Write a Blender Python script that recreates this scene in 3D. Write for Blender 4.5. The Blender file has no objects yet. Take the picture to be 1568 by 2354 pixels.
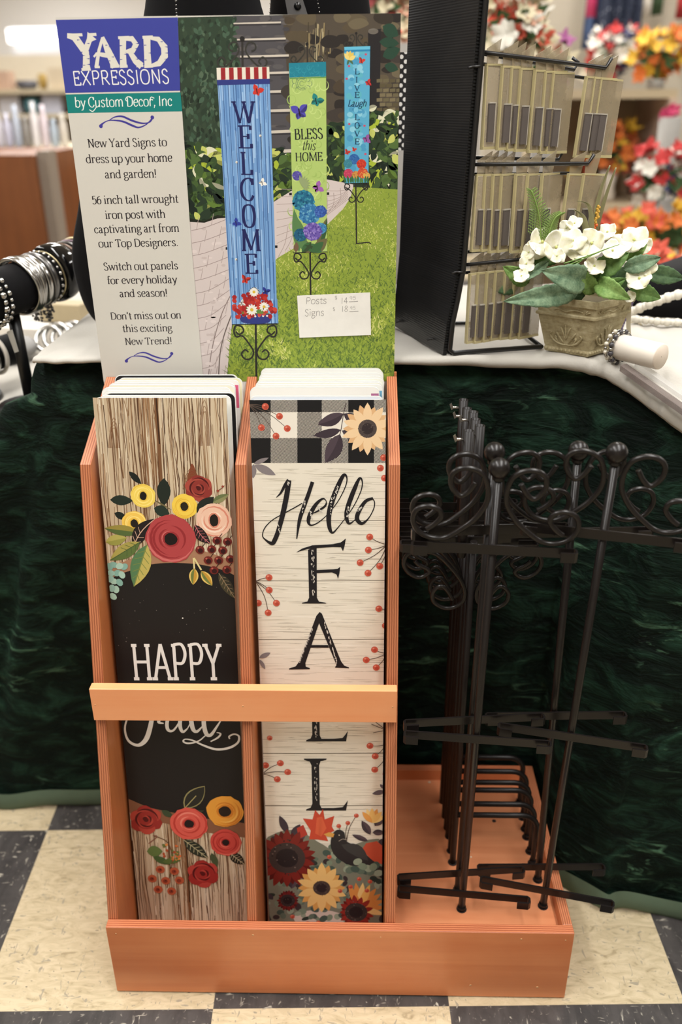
import bpy, bmesh, math, random
from mathutils import Vector, Matrix
random.seed(7)
R = math.radians
SC = bpy.context.scene
COL = SC.collection
# ------------------------------------------------------------------ camera
FPX, IW, IH = 1980.8, 1568.0, 2354.0
CAM = Vector((0.31964, -0.73964, 1.0592))
CM = Matrix.Rotation(0.026, 3, 'Z') @ Matrix.Rotation(math.pi/2-0.4497, 3, 'X') @ Matrix.Rotation(-0.0093, 3, 'Z')
cd = bpy.data.cameras.new('camera'); co = bpy.data.objects.new('camera', cd); COL.objects.link(co)
m4 = CM.to_4x4(); m4.translation = CAM; co.matrix_world = m4
cd.sensor_fit = 'VERTICAL'; cd.sensor_height = 36; cd.lens = FPX/IH*36; cd.clip_start = .02
cd.dof.use_dof = True; cd.dof.focus_distance = 1.0; cd.dof.aperture_fstop = 2.9
SC.camera = co
# ------------------------------------------------------------------ world, light, exposure
SC.view_settings.view_transform = 'Standard'; SC.view_settings.look = 'None'
SC.view_settings.gamma = 1; SC.view_settings.use_curve_mapping = False
SC.view_settings.exposure = 0.0
W = bpy.data.worlds.new('shop_air'); SC.world = W; W.use_nodes = True
W.node_tree.nodes['Background'].inputs[0].default_value = (1, .985, .965, 1)
W.node_tree.nodes['Background'].inputs[1].default_value = .7
def area(name, loc, sx, sy, power, color=(1, .98, .95), rot=(0, 0, 0)):
    l = bpy.data.lights.new(name, 'AREA'); l.shape = 'RECTANGLE'; l.size = sx; l.size_y = sy
    l.energy = power; l.color = color
    o = bpy.data.objects.new(name, l); COL.objects.link(o); o.location = loc; o.rotation_euler = rot
    return o
for nm, x, y, p in (('tube_and_fill_light', -.55, -.5, 60), ('tube_and_fill_light', .95, -.5, 60), ('tube_and_fill_light', -.55, 3.4, 70), ('tube_and_fill_light', 1.2, 3.4, 80), ('tube_and_fill_light', -2.6, 1.0, 60), ('tube_and_fill_light', 3.0, 1.0, 60), ('tube_and_fill_light', -4.2, 6.5, 95), ('tube_and_fill_light', -1.6, 6.5, 95), ('tube_and_fill_light', -3.4, 9.6, 95), ('tube_and_fill_light', -.4, 9.6, 95)):  # rearmost lamps at the left are added fill to brighten the back wall
    area(nm, (x, y, 2.66), .22, 2.4, p)
# ------------------------------------------------------------------ helpers: photo geometry
def ray(u, v): return CM @ Vector(((u-IW/2)/FPX, -(v-IH/2)/FPX, -1))
def at(u, v, ax, val):
    d = ray(u, v); i = 'xyz'.index(ax)
    return CAM + d*((val-CAM[i])/d[i])
def atY(u, v, y): return at(u, v, 'y', y)
def pr(P):
    p = CM.transposed() @ (Vector(P)-CAM); return (IW/2+FPX*p.x/-p.z, IH/2-FPX*p.y/-p.z)
def s2l(c):
    c /= 255.0
    return c/12.92 if c <= .04045 else ((c+.055)/1.055)**2.4
def rgb(t): return (s2l(t[0]), s2l(t[1]), s2l(t[2]), 1.0)
# ------------------------------------------------------------------ helpers: materials
MATS = {}
class NT:
    def __init__(s, m): s.t = m.node_tree; s.n = s.t.nodes
    def node(s, typ, **kw):
        n = s.n.new(typ)
        for k, v in kw.items():
            if k.startswith('i_'):
                key = k[2:]; key = int(key) if key.isdigit() else key
                n.inputs[key].default_value = v
            else: setattr(n, k, v)
        return n
    def link(s, a, b): s.t.links.new(a, b)
    def noise(s, vec, scale, detail=3, rough=.55, dist=0):
        n = s.node('ShaderNodeTexNoise'); n.inputs['Scale'].default_value = scale
        n.inputs['Detail'].default_value = detail; n.inputs['Roughness'].default_value = rough
        n.inputs['Distortion'].default_value = dist
        if vec is not None: s.link(vec, n.inputs['Vector'])
        return n.outputs['Fac']
    def ramp(s, fac, stops):
        n = s.node('ShaderNodeValToRGB'); cr = n.color_ramp
        while len(cr.elements) < len(stops): cr.elements.new(.5)
        for e, (p, c) in zip(cr.elements, stops): e.position = p; e.color = c if len(c) == 4 else rgb(c)
        s.link(fac, n.inputs[0]); return n.outputs[0]
    def coord(s, kind='Object', scale=(1, 1, 1), rot=(0, 0, 0), loc=(0, 0, 0)):
        tc = s.node('ShaderNodeTexCoord'); mp = s.node('ShaderNodeMapping')
        mp.inputs['Scale'].default_value = scale; mp.inputs['Rotation'].default_value = rot; mp.inputs['Location'].default_value = loc
        s.link(tc.outputs[kind], mp.inputs[0]); return mp.outputs[0]
    def mix(s, fac, a, b, blend='MIX'):
        n = s.node('ShaderNodeMix', data_type='RGBA', blend_type=blend)
        for sock, v in ((n.inputs[0], fac), (n.inputs[6], a), (n.inputs[7], b)):
            if hasattr(v, 'links'): s.link(v, sock)
            elif isinstance(v, (int, float)): sock.default_value = v
            else: sock.default_value = v if len(v) == 4 else rgb(v)
        return n.outputs[2]
    def math(s, op, a, b=0.0):
        n = s.node('ShaderNodeMath', operation=op)
        for sock, v in ((n.inputs[0], a), (n.inputs[1], b)):
            if hasattr(v, 'links'): s.link(v, sock)
            else: sock.default_value = v
        return n.outputs[0]
    def bump(s, h, strength=.3, dist=.002):
        b = s.node('ShaderNodeBump'); b.inputs['Strength'].default_value = strength; b.inputs['Distance'].default_value = dist
        s.link(h, b.inputs['Height']); s.link(b.outputs[0], s.n['Principled BSDF'].inputs['Normal'])
def mat(name, color=(200, 200, 200), rough=.5, metal=0.0, spec=.5, fn=None, **kw):
    if name in MATS: return MATS[name]
    m = bpy.data.materials.new(name); m.use_nodes = True; MATS[name] = m
    p = m.node_tree.nodes['Principled BSDF']
    p.inputs['Base Color'].default_value = rgb(color); p.inputs['Roughness'].default_value = rough
    p.inputs['Metallic'].default_value = metal; p.inputs['Specular IOR Level'].default_value = spec
    for k, v in kw.items(): p.inputs[k.replace('_', ' ')].default_value = v
    nt = NT(m)
    if fn: fn(nt, p)
    else:                                               # a little unevenness, so that no surface is one flat value
        f = nt.noise(nt.coord('Object'), 60, 3)
        c = rgb(color); d = tuple(x*.86 for x in c[:3])+(1,)
        nt.link(nt.mix(f, d, c), p.inputs['Base Color'])
    return m
def fn_wood(dark, light, axis='z', scale=1.0, gloss=.35):
    def f(nt, p):
        sc = {'x': (2, 40, 40), 'y': (40, 2, 40), 'z': (40, 40, 2)}[axis]
        v = nt.coord('Object', tuple(q*scale for q in sc))
        n1 = nt.noise(v, 1.6, 5, .6, .6)
        v2 = nt.coord('Object', (3, 3, 3)); n2 = nt.noise(v2, 2.5, 3)
        f1 = nt.math('ADD', nt.math('MULTIPLY', n1, .6), nt.math('MULTIPLY', n2, .4))
        c = nt.ramp(f1, [(.25, dark), (.75, light)])
        nt.link(c, p.inputs['Base Color']); nt.bump(n1, .08, .001)
        p.inputs['Roughness'].default_value = gloss
    return f
def fn_ply(nt, p):                                      # plywood edge: thin bands along y and z
    v = nt.coord('Object', (1, 1, 1))
    w = nt.node('ShaderNodeTexWave', wave_type='BANDS', bands_direction='X')
    w.inputs['Scale'].default_value = 115; w.inputs['Distortion'].default_value = 1.2; w.inputs['Detail'].default_value = 2
    nt.link(v, w.inputs['Vector'])
    nt.link(nt.ramp(w.outputs['Fac'], [(.2, (150, 84, 54)), (.8, (196, 124, 86))]), p.inputs['Base Color'])
def fn_ply_y(nt, p):
    v = nt.coord('Object', (1, 1, 1))
    w = nt.node('ShaderNodeTexWave', wave_type='BANDS', bands_direction='Y')
    w.inputs['Scale'].default_value = 105; w.inputs['Distortion'].default_value = .8; w.inputs['Detail'].default_value = 2
    nt.link(v, w.inputs['Vector'])
    nt.link(nt.ramp(w.outputs['Fac'], [(.2, (160, 84, 52)), (.8, (206, 128, 88))]), p.inputs['Base Color'])
# ------------------------------------------------------------------ helpers: meshes
class MB:
    def __init__(s): s.v = []; s.f = []; s.m = []; s.c = []; s.sm = []
    def face(s, pts, mi=0, col=None, smooth=False):
        i = len(s.v); s.v.extend([tuple(p) for p in pts]); s.f.append(tuple(range(i, i+len(pts)))); s.m.append(mi); s.c.append(col); s.sm.append(smooth)
    def grid(s, rows, mi=0, col=None, closed_u=False, smooth=True):
        i = len(s.v); n = len(rows[0])
        for r in rows: s.v.extend([tuple(p) for p in r])
        for a in range(len(rows)-1):
            for b in range(n if closed_u else n-1):
                b2 = (b+1) % n
                s.f.append((i+a*n+b, i+a*n+b2, i+(a+1)*n+b2, i+(a+1)*n+b)); s.m.append(mi); s.c.append(col); s.sm.append(smooth)
    def fan(s, ring, mi=0, col=None, smooth=False): s.face(ring, mi, col, smooth)
    def box(s, lo, hi, mi=0, top=None):
        x0, y0, z0 = lo; x1, y1, z1 = hi
        P = [(x0, y0, z0), (x1, y0, z0), (x1, y1, z0), (x0, y1, z0), (x0, y0, z1), (x1, y0, z1), (x1, y1, z1), (x0, y1, z1)]
        for k, q in enumerate(((0, 3, 2, 1), (4, 5, 6, 7), (0, 1, 5, 4), (1, 2, 6, 5), (2, 3, 7, 6), (3, 0, 4, 7))):
            s.face([P[j] for j in q], top if (k == 1 and top is not None) else mi)
    def obox(s, c, ax, ay, az, mi=0):                  # oriented box: centre and three half vectors
        c = Vector(c); ax = Vector(ax); ay = Vector(ay); az = Vector(az)
        P = [c+ax*i+ay*j+az*k for k in (-1, 1) for j in (-1, 1) for i in (-1, 1)]
        for q in ((0, 2, 3, 1), (4, 5, 7, 6), (0, 1, 5, 4), (1, 3, 7, 5), (3, 2, 6, 7), (2, 0, 4, 6)): s.face([P[j] for j in q], mi)
    def prism(s, poly, d, mi=0, side=None):            # poly: list of 3D points, extruded along d
        d = Vector(d); a = [Vector(p) for p in poly]; b = [p+d for p in a]; n = len(a)
        s.face(a[::-1], mi); s.face(b, mi)
        for i in range(n): s.face([a[i], a[(i+1) % n], b[(i+1) % n], b[i]], mi if side is None else side)
    def tube(s, pts, r, seg=8, mi=0, caps=True, smooth=True, closed=False):
        P = [Vector(p) for p in pts]; n = len(P); rows = []
        rr = r if isinstance(r, (list, tuple)) else [r]*n
        up = Vector((0, 0, 1)); T0 = (P[1]-P[0]).normalized()
        if abs(T0.dot(up)) > .9: up = Vector((1, 0, 0))
        N = T0.cross(up).normalized()
        for i in range(n):
            if closed: T = (P[(i+1) % n]-P[i-1]).normalized()
            else: T = (P[min(i+1, n-1)]-P[max(i-1, 0)]).normalized()
            N = (N-T*N.dot(T)).normalized(); B = T.cross(N)
            rows.append([P[i]+(N*math.cos(2*math.pi*k/seg)+B*math.sin(2*math.pi*k/seg))*rr[i] for k in range(seg)])
        if closed: rows.append(rows[0])
        s.grid(rows, mi, None, True, smooth)
        if caps and not closed: s.face(rows[0][::-1], mi); s.face(rows[-1], mi)
    def lathe(s, prof, c, seg=20, mi=0, smooth=True, axis=None):
        c = Vector(c); rows = []
        ax = Vector(axis).normalized() if axis else Vector((0, 0, 1))
        u = ax.cross(Vector((0, 1, 0)) if abs(ax.y) < .9 else Vector((1, 0, 0))).normalized(); w = ax.cross(u)
        for r, z in prof: rows.append([c+ax*z+(u*math.cos(2*math.pi*k/seg)+w*math.sin(2*math.pi*k/seg))*max(r, 1e-5) for k in range(seg)])
        s.grid(rows, mi, None, True, smooth)
    def ball(s, c, r, seg=16, rings=10, mi=0, sx=1, sy=1, sz=1):
        c = Vector(c); rows = []
        for i in range(rings+1):
            a = math.pi*i/rings
            rows.append([c+Vector((r*sx*math.sin(a)*math.cos(2*math.pi*k/seg), r*sy*math.sin(a)*math.sin(2*math.pi*k/seg), -r*sz*math.cos(a))) for k in range(seg)])
        s.grid(rows, mi, None, True, True)
    def build(s, name, mats, parent=None, loc=(0, 0, 0), merge=True, bevel=0, local=False):
        if not isinstance(mats, (list, tuple)): mats = [mats]
        off = Vector(loc)
        if parent is not None and not local: off = off+wloc(parent)
        if local: off = Vector((0, 0, 0))
        me = bpy.data.meshes.new(name)
        me.from_pydata([(p[0]-off.x, p[1]-off.y, p[2]-off.z) for p in s.v], [], s.f)
        for m in mats: me.materials.append(m)
        me.polygons.foreach_set('material_index', s.m); me.polygons.foreach_set('use_smooth', s.sm)
        if any(c is not None for c in s.c):
            at_ = me.color_attributes.new('Col', 'FLOAT_COLOR', 'CORNER')
            buf = []
            for f, c in zip(s.f, s.c):
                c = c or (1, 1, 1, 1)
                for _ in f: buf.extend(c)
            at_.data.foreach_set('color', buf)
        me.update()
        if merge:
            bm = bmesh.new(); bm.from_mesh(me); bmesh.ops.remove_doubles(bm, verts=bm.verts, dist=1e-6); bm.normal_update()
            bmesh.ops.recalc_face_normals(bm, faces=bm.faces); bm.to_mesh(me); bm.free()
        o = bpy.data.objects.new(name, me); COL.objects.link(o)
        if parent is not None: o.parent = parent
        o.location = loc
        if bevel:
            b = o.modifiers.new('bevel', 'BEVEL'); b.width = bevel; b.segments = 2; b.limit_method = 'ANGLE'
        return o
def wloc(o):
    l = Vector(o.location)
    while o.parent is not None: o = o.parent; l = l+Vector(o.location)
    return l
def thing(name, loc, label, cat, group=None, rz=0):
    o = bpy.data.objects.new(name, None); COL.objects.link(o); o.location = loc; o.rotation_euler = (0, 0, rz); o.empty_display_size = .05
    return tag(o, label, cat, group)
def tag(o, label=None, cat=None, group=None, kind=None):
    if label: o['label'] = label
    if cat: o['category'] = cat
    if group: o['group'] = group
    if kind: o['kind'] = kind
    return o
def structure(o): o['kind'] = 'structure'; return o
def copy_thing(o, parent=None):
    c = o.copy(); COL.objects.link(c)
    if parent is not None: c.parent = parent
    for ch in [q for q in bpy.data.objects if q.parent == o]: copy_thing(ch, c)
    return c
def smooth_path(pts, n=6, closed=False):               # Catmull-Rom through points of any dimension
    P = [tuple(p) for p in pts]; out = []; N = len(P)
    for i in range(N if closed else N-1):
        if closed: p0, p1, p2, p3 = P[i-1], P[i], P[(i+1) % N], P[(i+2) % N]
        else: p0, p1, p2, p3 = P[max(i-1, 0)], P[i], P[i+1], P[min(i+2, N-1)]
        for k in range(n):
            t = k/n
            out.append(tuple(.5*((2*b)+(-a+c)*t+(2*a-5*b+4*c-d)*t*t+(-a+3*b-3*c+d)*t**3) for a, b, c, d in zip(p0, p1, p2, p3)))
    if not closed: out.append(P[-1])
    return out
# ------------------------------------------------------------------ printed art: flat shapes laid on a board, in the board's own plane
def homog(src, dst):
    A = []; B = []
    for (x, y), (u, v) in zip(src, dst):
        A.append([x, y, 1, 0, 0, 0, -u*x, -u*y]); B.append(u); A.append([0, 0, 0, x, y, 1, -v*x, -v*y]); B.append(v)
    n = 8
    for i in range(n):
        p = max(range(i, n), key=lambda r: abs(A[r][i])); A[i], A[p] = A[p], A[i]; B[i], B[p] = B[p], B[i]
        for r in range(n):
            if r != i:
                q = A[r][i]/A[i][i]
                if q: A[r] = [a-q*b for a, b in zip(A[r], A[i])]; B[r] -= q*B[i]
    h = [B[i]/A[i][i] for i in range(n)]+[1]
    def f(x, y):
        w = h[6]*x+h[7]*y+1
        return ((h[0]*x+h[1]*y+h[2])/w, (h[3]*x+h[4]*y+h[5])/w)
    return f
class Art:
    """shapes given in sheet coordinates (read off the photograph), rectified to metres on the sheet: u right, v up"""
    DZ = 1e-5
    def __init__(s, quad, w, h, clip=True):
        s.w = w; s.h = h; s.H = homog(quad, [(0, h), (w, h), (w, 0), (0, 0)]); s.mb = MB(); s.L = 0; s.clip = clip
    def up(s): s.L += 1
    def uv(s, poly, col, jit=0, mi=0):
        if s.clip:
            poly = clip_poly(poly, s.w, s.h)
            if len(poly) < 3: return
        s.q = (getattr(s, 'q', 0)+.0173) % .8; z = s.DZ*(s.L+1+(random.random()*.8 if jit else s.q))
        s.mb.face([(u, v, z) for u, v in poly], mi, rgb(col))
    def poly(s, pts, col, jit=0, mi=0): s.uv([s.H(*p) for p in pts], col, jit, mi)
    def sm(s, pts, col, n=5, jit=0): s.poly(smooth_path(pts, n, True), col, jit)
    def scale(s, x, y):
        a = s.H(x-4, y); b = s.H(x+4, y); return math.hypot(b[0]-a[0], b[1]-a[1])/8
    def ell(s, x, y, rx, ry=None, col=(0, 0, 0), a=0, n=18, jit=0, wob=0):
        ry = ry or rx; u, v = s.H(x, y); k = s.scale(x, y); ca, sa = math.cos(a), math.sin(a); P = []
        for i in range(n):
            t = 2*math.pi*i/n; q = k*(1+wob*random.uniform(-1, 1)); dx, dy = rx*q*math.cos(t), ry*q*math.sin(t)
            P.append((u+dx*ca-dy*sa, v+dx*sa+dy*ca))
        s.uv(P, col, jit)
    def arc(s, x, y, r, w, a0, a1, col, jit=0, ry=None):
        u, v = s.H(x, y); k = s.scale(x, y); ry = ry or r; n = 10
        P = []
        for rr in (0, 1):
            for i in range(n+1):
                j = i if rr == 0 else n-i
                t = a0+(a1-a0)*j/n; ww = w*math.sin(math.pi*j/n)*.5*(1 if rr == 0 else -1)
                P.append((u+(r+ww)*k*math.cos(t), v+(ry+ww)*k*math.sin(t)))
        s.uv(P, col, jit)
    def leaf(s, a, b, w, col, jit=0, bend=0, vein=None, half=None):
        a = s.H(*a); b = s.H(*b); dx, dy = b[0]-a[0], b[1]-a[1]; l = math.hypot(dx, dy) or 1e-6; nx, ny = -dy/l, dx/l
        k = s.scale(400, 1200) if not hasattr(s, 'k0') else s.k0
        n = 7; L = []; M = []; Rr = []
        for i in range(n+1):
            t = i/n; c = bend*l*math.sin(math.pi*t); ww = w*k*.5*math.sin(math.pi*min(t*1.0, 1))**.8*(1.15-.3*t)
            p = (a[0]+dx*t+nx*c, a[1]+dy*t+ny*c); M.append(p)
            L.append((p[0]+nx*ww, p[1]+ny*ww)); Rr.append((p[0]-nx*ww, p[1]-ny*ww))
        s.uv(L+Rr[::-1][1:-1], col, jit)
        if half: s.uv(M+Rr[::-1][1:-1], half, jit)
        if vein:
            s.ribuv(M, [k*w*.05+.00012]*len(M), vein)
            for i in range(1, n):
                for q in (1, -1):
                    c = L[min(i+1, n)] if q == 1 else Rr[min(i+1, n)]
                    e = (M[i][0]+(c[0]-M[i][0])*.75, M[i][1]+(c[1]-M[i][1])*.75); s.ribuv([M[i], e], [k*w*.03+.0001]*2, vein)
    def ribuv(s, P, wd, col, jit=0):
        n = len(P); A = []; B = []
        for i in range(n):
            t = (P[min(i+1, n-1)][0]-P[max(i-1, 0)][0], P[min(i+1, n-1)][1]-P[max(i-1, 0)][1]); l = math.hypot(*t) or 1e-9
            nx, ny = -t[1]/l*wd[i]*.5, t[0]/l*wd[i]*.5
            A.append((P[i][0]+nx, P[i][1]+ny)); B.append((P[i][0]-nx, P[i][1]-ny))
        for i in range(n-1): s.uv([A[i], A[i+1], B[i+1], B[i]], col, jit)
    def rib(s, pts, w, col, sm=0, jit=0):                # ribbon; w in sheet units, constant or one per point
        if not isinstance(w, (list, tuple)): w = [w]*len(pts)
        q = [(p[0], p[1], ww) for p, ww in zip(pts, w)]
        if sm: q = smooth_path(q, sm)
        k = s.scale(*pts[0])
        s.ribuv([s.H(p[0], p[1]) for p in q], [p[2]*k for p in q], col, jit)
    def text(s, x0, x1, base, h, txt, col, serif=1, thick=.17, thin=.07, slant=0, track=.0, base2=None, bold_dir=True, uni=None):
        """one line from x0 to x1 at baseline, x-height h, in sheet units"""
        a = s.H(x0, base); b = s.H(x1, base if base2 is None else base2); c = s.H(x0, base-h)
        W_ = math.hypot(b[0]-a[0], b[1]-a[1]); hh = math.hypot(c[0]-a[0], c[1]-a[1])
        ex = ((b[0]-a[0])/W_, (b[1]-a[1])/W_); ey = (-ex[1], ex[0])
        if uni is not None: ey = (uni[0], uni[1])
        adv = 0; seq = []
        for ch in txt:
            g = GL.get(ch); ad = g[0] if g else .42
            seq.append((adv, g)); adv += ad+track
        adv -= track
        sx = W_/adv; sy = hh
        def put(px, py, ox):
            X = (ox+px+slant*py)*sx; Y = py*sy
            return (a[0]+ex[0]*X+ey[0]*Y, a[1]+ex[1]*X+ey[1]*Y)
        for ox, g in seq:
            if not g: continue
            for kind, pts in g[1]:
                P = smooth_path(pts, 5) if kind == 'c' else pts
                wd = []
                for i in range(len(P)):
                    p, q = P[max(i-1, 0)], P[min(i+1, len(P)-1)]
                    dx, dy = (q[0]-p[0])*sx, (q[1]-p[1])*sy; l = math.hypot(dx, dy) or 1e-9
                    r = abs(dy)/l
                    if kind == 'l' and len(P) == 2 and dx*dy > 0 and .25 < abs(dx)/l and bold_dir: r *= .3
                    wd.append(sy*(thin+(thick-thin)*r**1.5))
                s.ribuv([put(px, py, ox) for px, py in P], wd, col)
            if serif:
                for (px, py, hw) in g[2]:
                    p = put(px-hw*serif, py, ox); q = put(px+hw*serif, py, ox); d = sy*thin*.5*(1 if py < .2 else -1)
                    p = (p[0]+ey[0]*d, p[1]+ey[1]*d); q = (q[0]+ey[0]*d, q[1]+ey[1]*d)
                    s.ribuv([p, q], [sy*thin*1.1]*2, col)
            for dot in (g[3] if len(g) > 3 else ()):
                s.uv([(lambda z: (z[0]+math.cos(t)*sy*.1, z[1]+math.sin(t)*sy*.1))(put(dot[0], dot[1], ox)) for t in [i*.7854 for i in range(8)]], col)
    def build(s, name, parent, frame, mats=None, loc=(0, 0, 0)):
        """frame: function (u, v, z) -> world point"""
        s.mb.v = [tuple(frame(*p)) for p in s.mb.v]
        return s.mb.build(name, mats or PRINT, parent, loc, merge=False, local=True)
def clip_poly(P, w, h):
    for ax, lim, sg in ((0, 0, 1), (0, w, -1), (1, 0, 1), (1, h, -1)):
        out = []; n = len(P)
        for i in range(n):
            p, q = P[i-1], P[i]; a = (p[ax]-lim)*sg; b = (q[ax]-lim)*sg
            if (a >= 0) != (b >= 0):
                t = a/(a-b); out.append((p[0]+(q[0]-p[0])*t, p[1]+(q[1]-p[1])*t))
            if b >= 0: out.append(q)
        P = out
        if len(P) < 3: return []
    return P
def fn_print(nt, p):
    a = nt.node('ShaderNodeVertexColor', layer_name='Col'); nt.link(a.outputs[0], p.inputs['Base Color'])
PRINT = mat('printed_ink', rough=.45, spec=.25, fn=fn_print)
# ------------------------------------------------------------------ letter skeletons: advance, strokes, serifs (x, y, half width), dots
GL = {}
def G(ch, adv, strokes, serifs='', dots=''):
    st = []
    for t in strokes.split(';'):
        w = t.split(); st.append((w[0], [tuple(map(float, q.split(','))) for q in w[1:]]))
    sf = [tuple(map(float, q.split(','))) for q in serifs.split()]; sf = [q if len(q) == 3 else q+(.17,) for q in sf]
    GL[ch] = (adv, st, sf, [tuple(map(float, q.split(','))) for q in dots.split()])
G('a', .92, 'c .14,.8 .3,.98 .5,.95 .6,.72;l .6,.75 .6,.14;c .6,.14 .66,.02 .84,.06;c .6,.56 .3,.52 .12,.26 .28,.01 .5,.08 .6,.25')
G('b', 1.0, 'l .18,1.5 .18,.02;c .18,.75 .5,1 .85,.78 .85,.22 .5,0 .18,.2', '.1,1.5,.12')
G('c', .85, 'c .74,.78 .5,1 .18,.8 .12,.5 .2,.15 .5,0 .76,.2', '', '.68,.78')
G('d', 1.02, 'l .78,1.5 .78,.0;c .78,.75 .45,1 .12,.75 .12,.25 .45,0 .78,.22', '.7,1.5,.13 .86,0,.1')
G('e', .88, 'l .14,.56 .74,.56;c .74,.56 .7,.95 .4,1 .14,.75 .13,.3 .4,-.01 .76,.2')
G('f', .62, 'l .28,1.2 .28,0;c .28,1.2 .36,1.5 .66,1.42;l .06,.95 .56,.95', '.28,0,.2')
G('g', .92, 'c .42,1 .16,.85 .16,.55 .42,.4 .68,.55 .68,.85 .42,1;c .3,.42 .14,.25 .3,.12 .7,.08 .82,-.14 .6,-.42 .25,-.44 .1,-.22 .28,.08;l .6,.9 .88,.98')
G('h', 1.06, 'l .2,1.5 .2,0;c .2,.7 .5,1 .78,.9 .84,.6;l .84,.65 .84,0', '.12,1.5,.12 .2,0,.18 .84,0,.18')
G('i', .52, 'l .26,.97 .26,0', '.18,.97,.12 .26,0,.19', '.24,1.38')
G('j', .5, 'l .3,.97 .3,-.2;c .3,-.2 .2,-.45 .0,-.4', '.2,.97,.12', '.28,1.38')
G('k', 1.0, 'l .2,1.5 .2,0;l .2,.4 .75,.97;l .4,.6 .85,0', '.12,1.5,.12 .2,0,.18 .85,0,.15')
G('l', .52, 'l .26,1.5 .26,0', '.18,1.5,.12 .26,0,.19')
G('m', 1.6, 'l .2,.97 .2,0;c .2,.72 .45,1 .68,.92 .76,.62;l .76,.65 .76,0;c .76,.72 1.02,1 1.26,.92 1.34,.62;l 1.34,.65 1.34,0', '.12,.97,.12 .2,0,.18 .76,0,.17 1.34,0,.18')
G('n', 1.06, 'l .2,.97 .2,0;c .2,.72 .5,1 .78,.9 .84,.6;l .84,.65 .84,0', '.12,.97,.12 .2,0,.18 .84,0,.18')
G('o', .98, 'c .49,1 .15,.82 .15,.18 .49,0 .83,.18 .83,.82 .49,1')
G('p', 1.02, 'l .2,.97 .2,-.45;c .2,.75 .52,1 .87,.78 .87,.22 .52,0 .2,.2', '.12,.97,.12 .2,-.45,.18')
G('r', .76, 'l .2,.97 .2,0;c .2,.66 .34,.93 .62,.93;l .62,.95 .63,.8', '.12,.97,.12 .2,0,.19')
G('s', .8, 'c .64,.8 .5,1 .2,.9 .16,.68 .4,.52 .64,.34 .6,.06 .3,0 .12,.2')
G('t', .64, 'l .28,1.3 .28,.2;c .28,.2 .34,0 .6,.1;l .04,.95 .56,.95')
G('u', 1.06, 'l .2,.97 .2,.35;c .2,.35 .28,.02 .56,.05 .82,.32;l .82,.97 .82,0', '.1,.97,.12 .72,.97,.12 .9,0,.1')
G('v', .92, 'l .1,.97 .46,0;l .46,0 .82,.97', '.1,.97 .82,.97')
G('w', 1.36, 'l .1,.97 .4,0;l .4,0 .7,.9;l .66,.97 .98,0;l .98,0 1.28,.97', '.1,.97 .68,.97 1.28,.97')
G('x', .95, 'l .14,.97 .8,0;l .14,0 .8,.97', '.14,.97 .8,.97 .14,0 .8,0')
G('y', .92, 'l .1,.97 .48,.02;c .84,.97 .5,.05 .34,-.36 .08,-.4', '.1,.97 .84,.97')
CH = 1.42
G('N', 1.24, 'l .24,1.42 .24,0;l .24,1.42 1.0,0;l 1.0,0 1.0,1.42', '.2,1.42 .24,0 1.0,1.42')
G('Y', 1.1, 'l .1,1.42 .55,.66;l .55,.66 1.0,1.42;l .55,.7 .55,0', '.12,1.42 .98,1.42 .55,0,.2')
G('S', .92, 'c .74,1.16 .5,1.44 .2,1.3 .18,.96 .45,.76 .76,.5 .72,.1 .4,-.02 .12,.26', '.76,1.3,.02')
G('T', 1.06, 'l .53,1.42 .53,0;l .08,1.4 .98,1.4;l .09,1.4 .09,1.14;l .97,1.4 .97,1.14', '.53,0,.2')
G('D', 1.22, 'l .24,1.42 .24,0;c .24,1.39 .7,1.38 1.04,1.1 1.04,.34 .7,.04 .24,.03', '.2,1.42,.12 .2,0,.12')
G('W', 1.6, 'l .1,1.42 .5,0;l .5,0 .85,1.35;l .8,1.42 1.15,0;l 1.15,0 1.5,1.42', '.1,1.42 .82,1.42 1.5,1.42')
G('E', 1.0, 'l .24,1.42 .24,0;l .24,1.39 .88,1.39;l .24,.74 .7,.74;l .24,.03 .9,.03;l .87,1.4 .87,1.14;l .7,.9 .7,.58;l .9,0 .9,.28', '.2,1.42 .2,0')
G('L', .96, 'l .24,1.42 .24,0;l .24,.03 .86,.03;l .86,0 .88,.32', '.24,1.42,.19 .2,0')
G('C', 1.12, 'c 1.0,1.1 .8,1.4 .4,1.34 .14,.98 .14,.44 .42,.06 .8,.02 1.02,.32;l .99,1.0 .99,1.4')
G('O', 1.26, 'c .63,1.43 .28,1.28 .14,.71 .28,.14 .63,-.01 .98,.14 1.12,.71 .98,1.28 .63,1.43')
G('M', 1.6, 'l .26,1.42 .2,0;l .26,1.42 .8,.06;l .8,.06 1.34,1.42;l 1.34,1.42 1.4,0', '.2,0 1.4,0 .2,1.42,.12 1.4,1.42,.12')
G('B', 1.1, 'l .24,1.42 .24,0;c .24,1.39 .7,1.38 .82,1.08 .66,.78 .24,.75;c .24,.75 .8,.74 .95,.38 .75,.04 .24,.03', '.2,1.42,.12 .2,0,.12')
G('H', 1.3, 'l .24,1.42 .24,0;l 1.06,1.42 1.06,0;l .24,.72 1.06,.72', '.24,1.42 .24,0 1.06,1.42 1.06,0')
G('I', .56, 'l .28,1.42 .28,0', '.28,1.42 .28,0')
G('V', 1.14, 'l .1,1.42 .57,0;l .57,0 1.04,1.42', '.1,1.42 1.04,1.42')
G('X', 1.16, 'l .12,1.42 1.02,0;l .12,0 1.02,1.42', '')
G('P', 1.04, 'l .24,1.42 .24,0;c .24,1.39 .72,1.4 .92,1.05 .72,.68 .24,.68', '.2,1.42,.12 .24,0')
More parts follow.
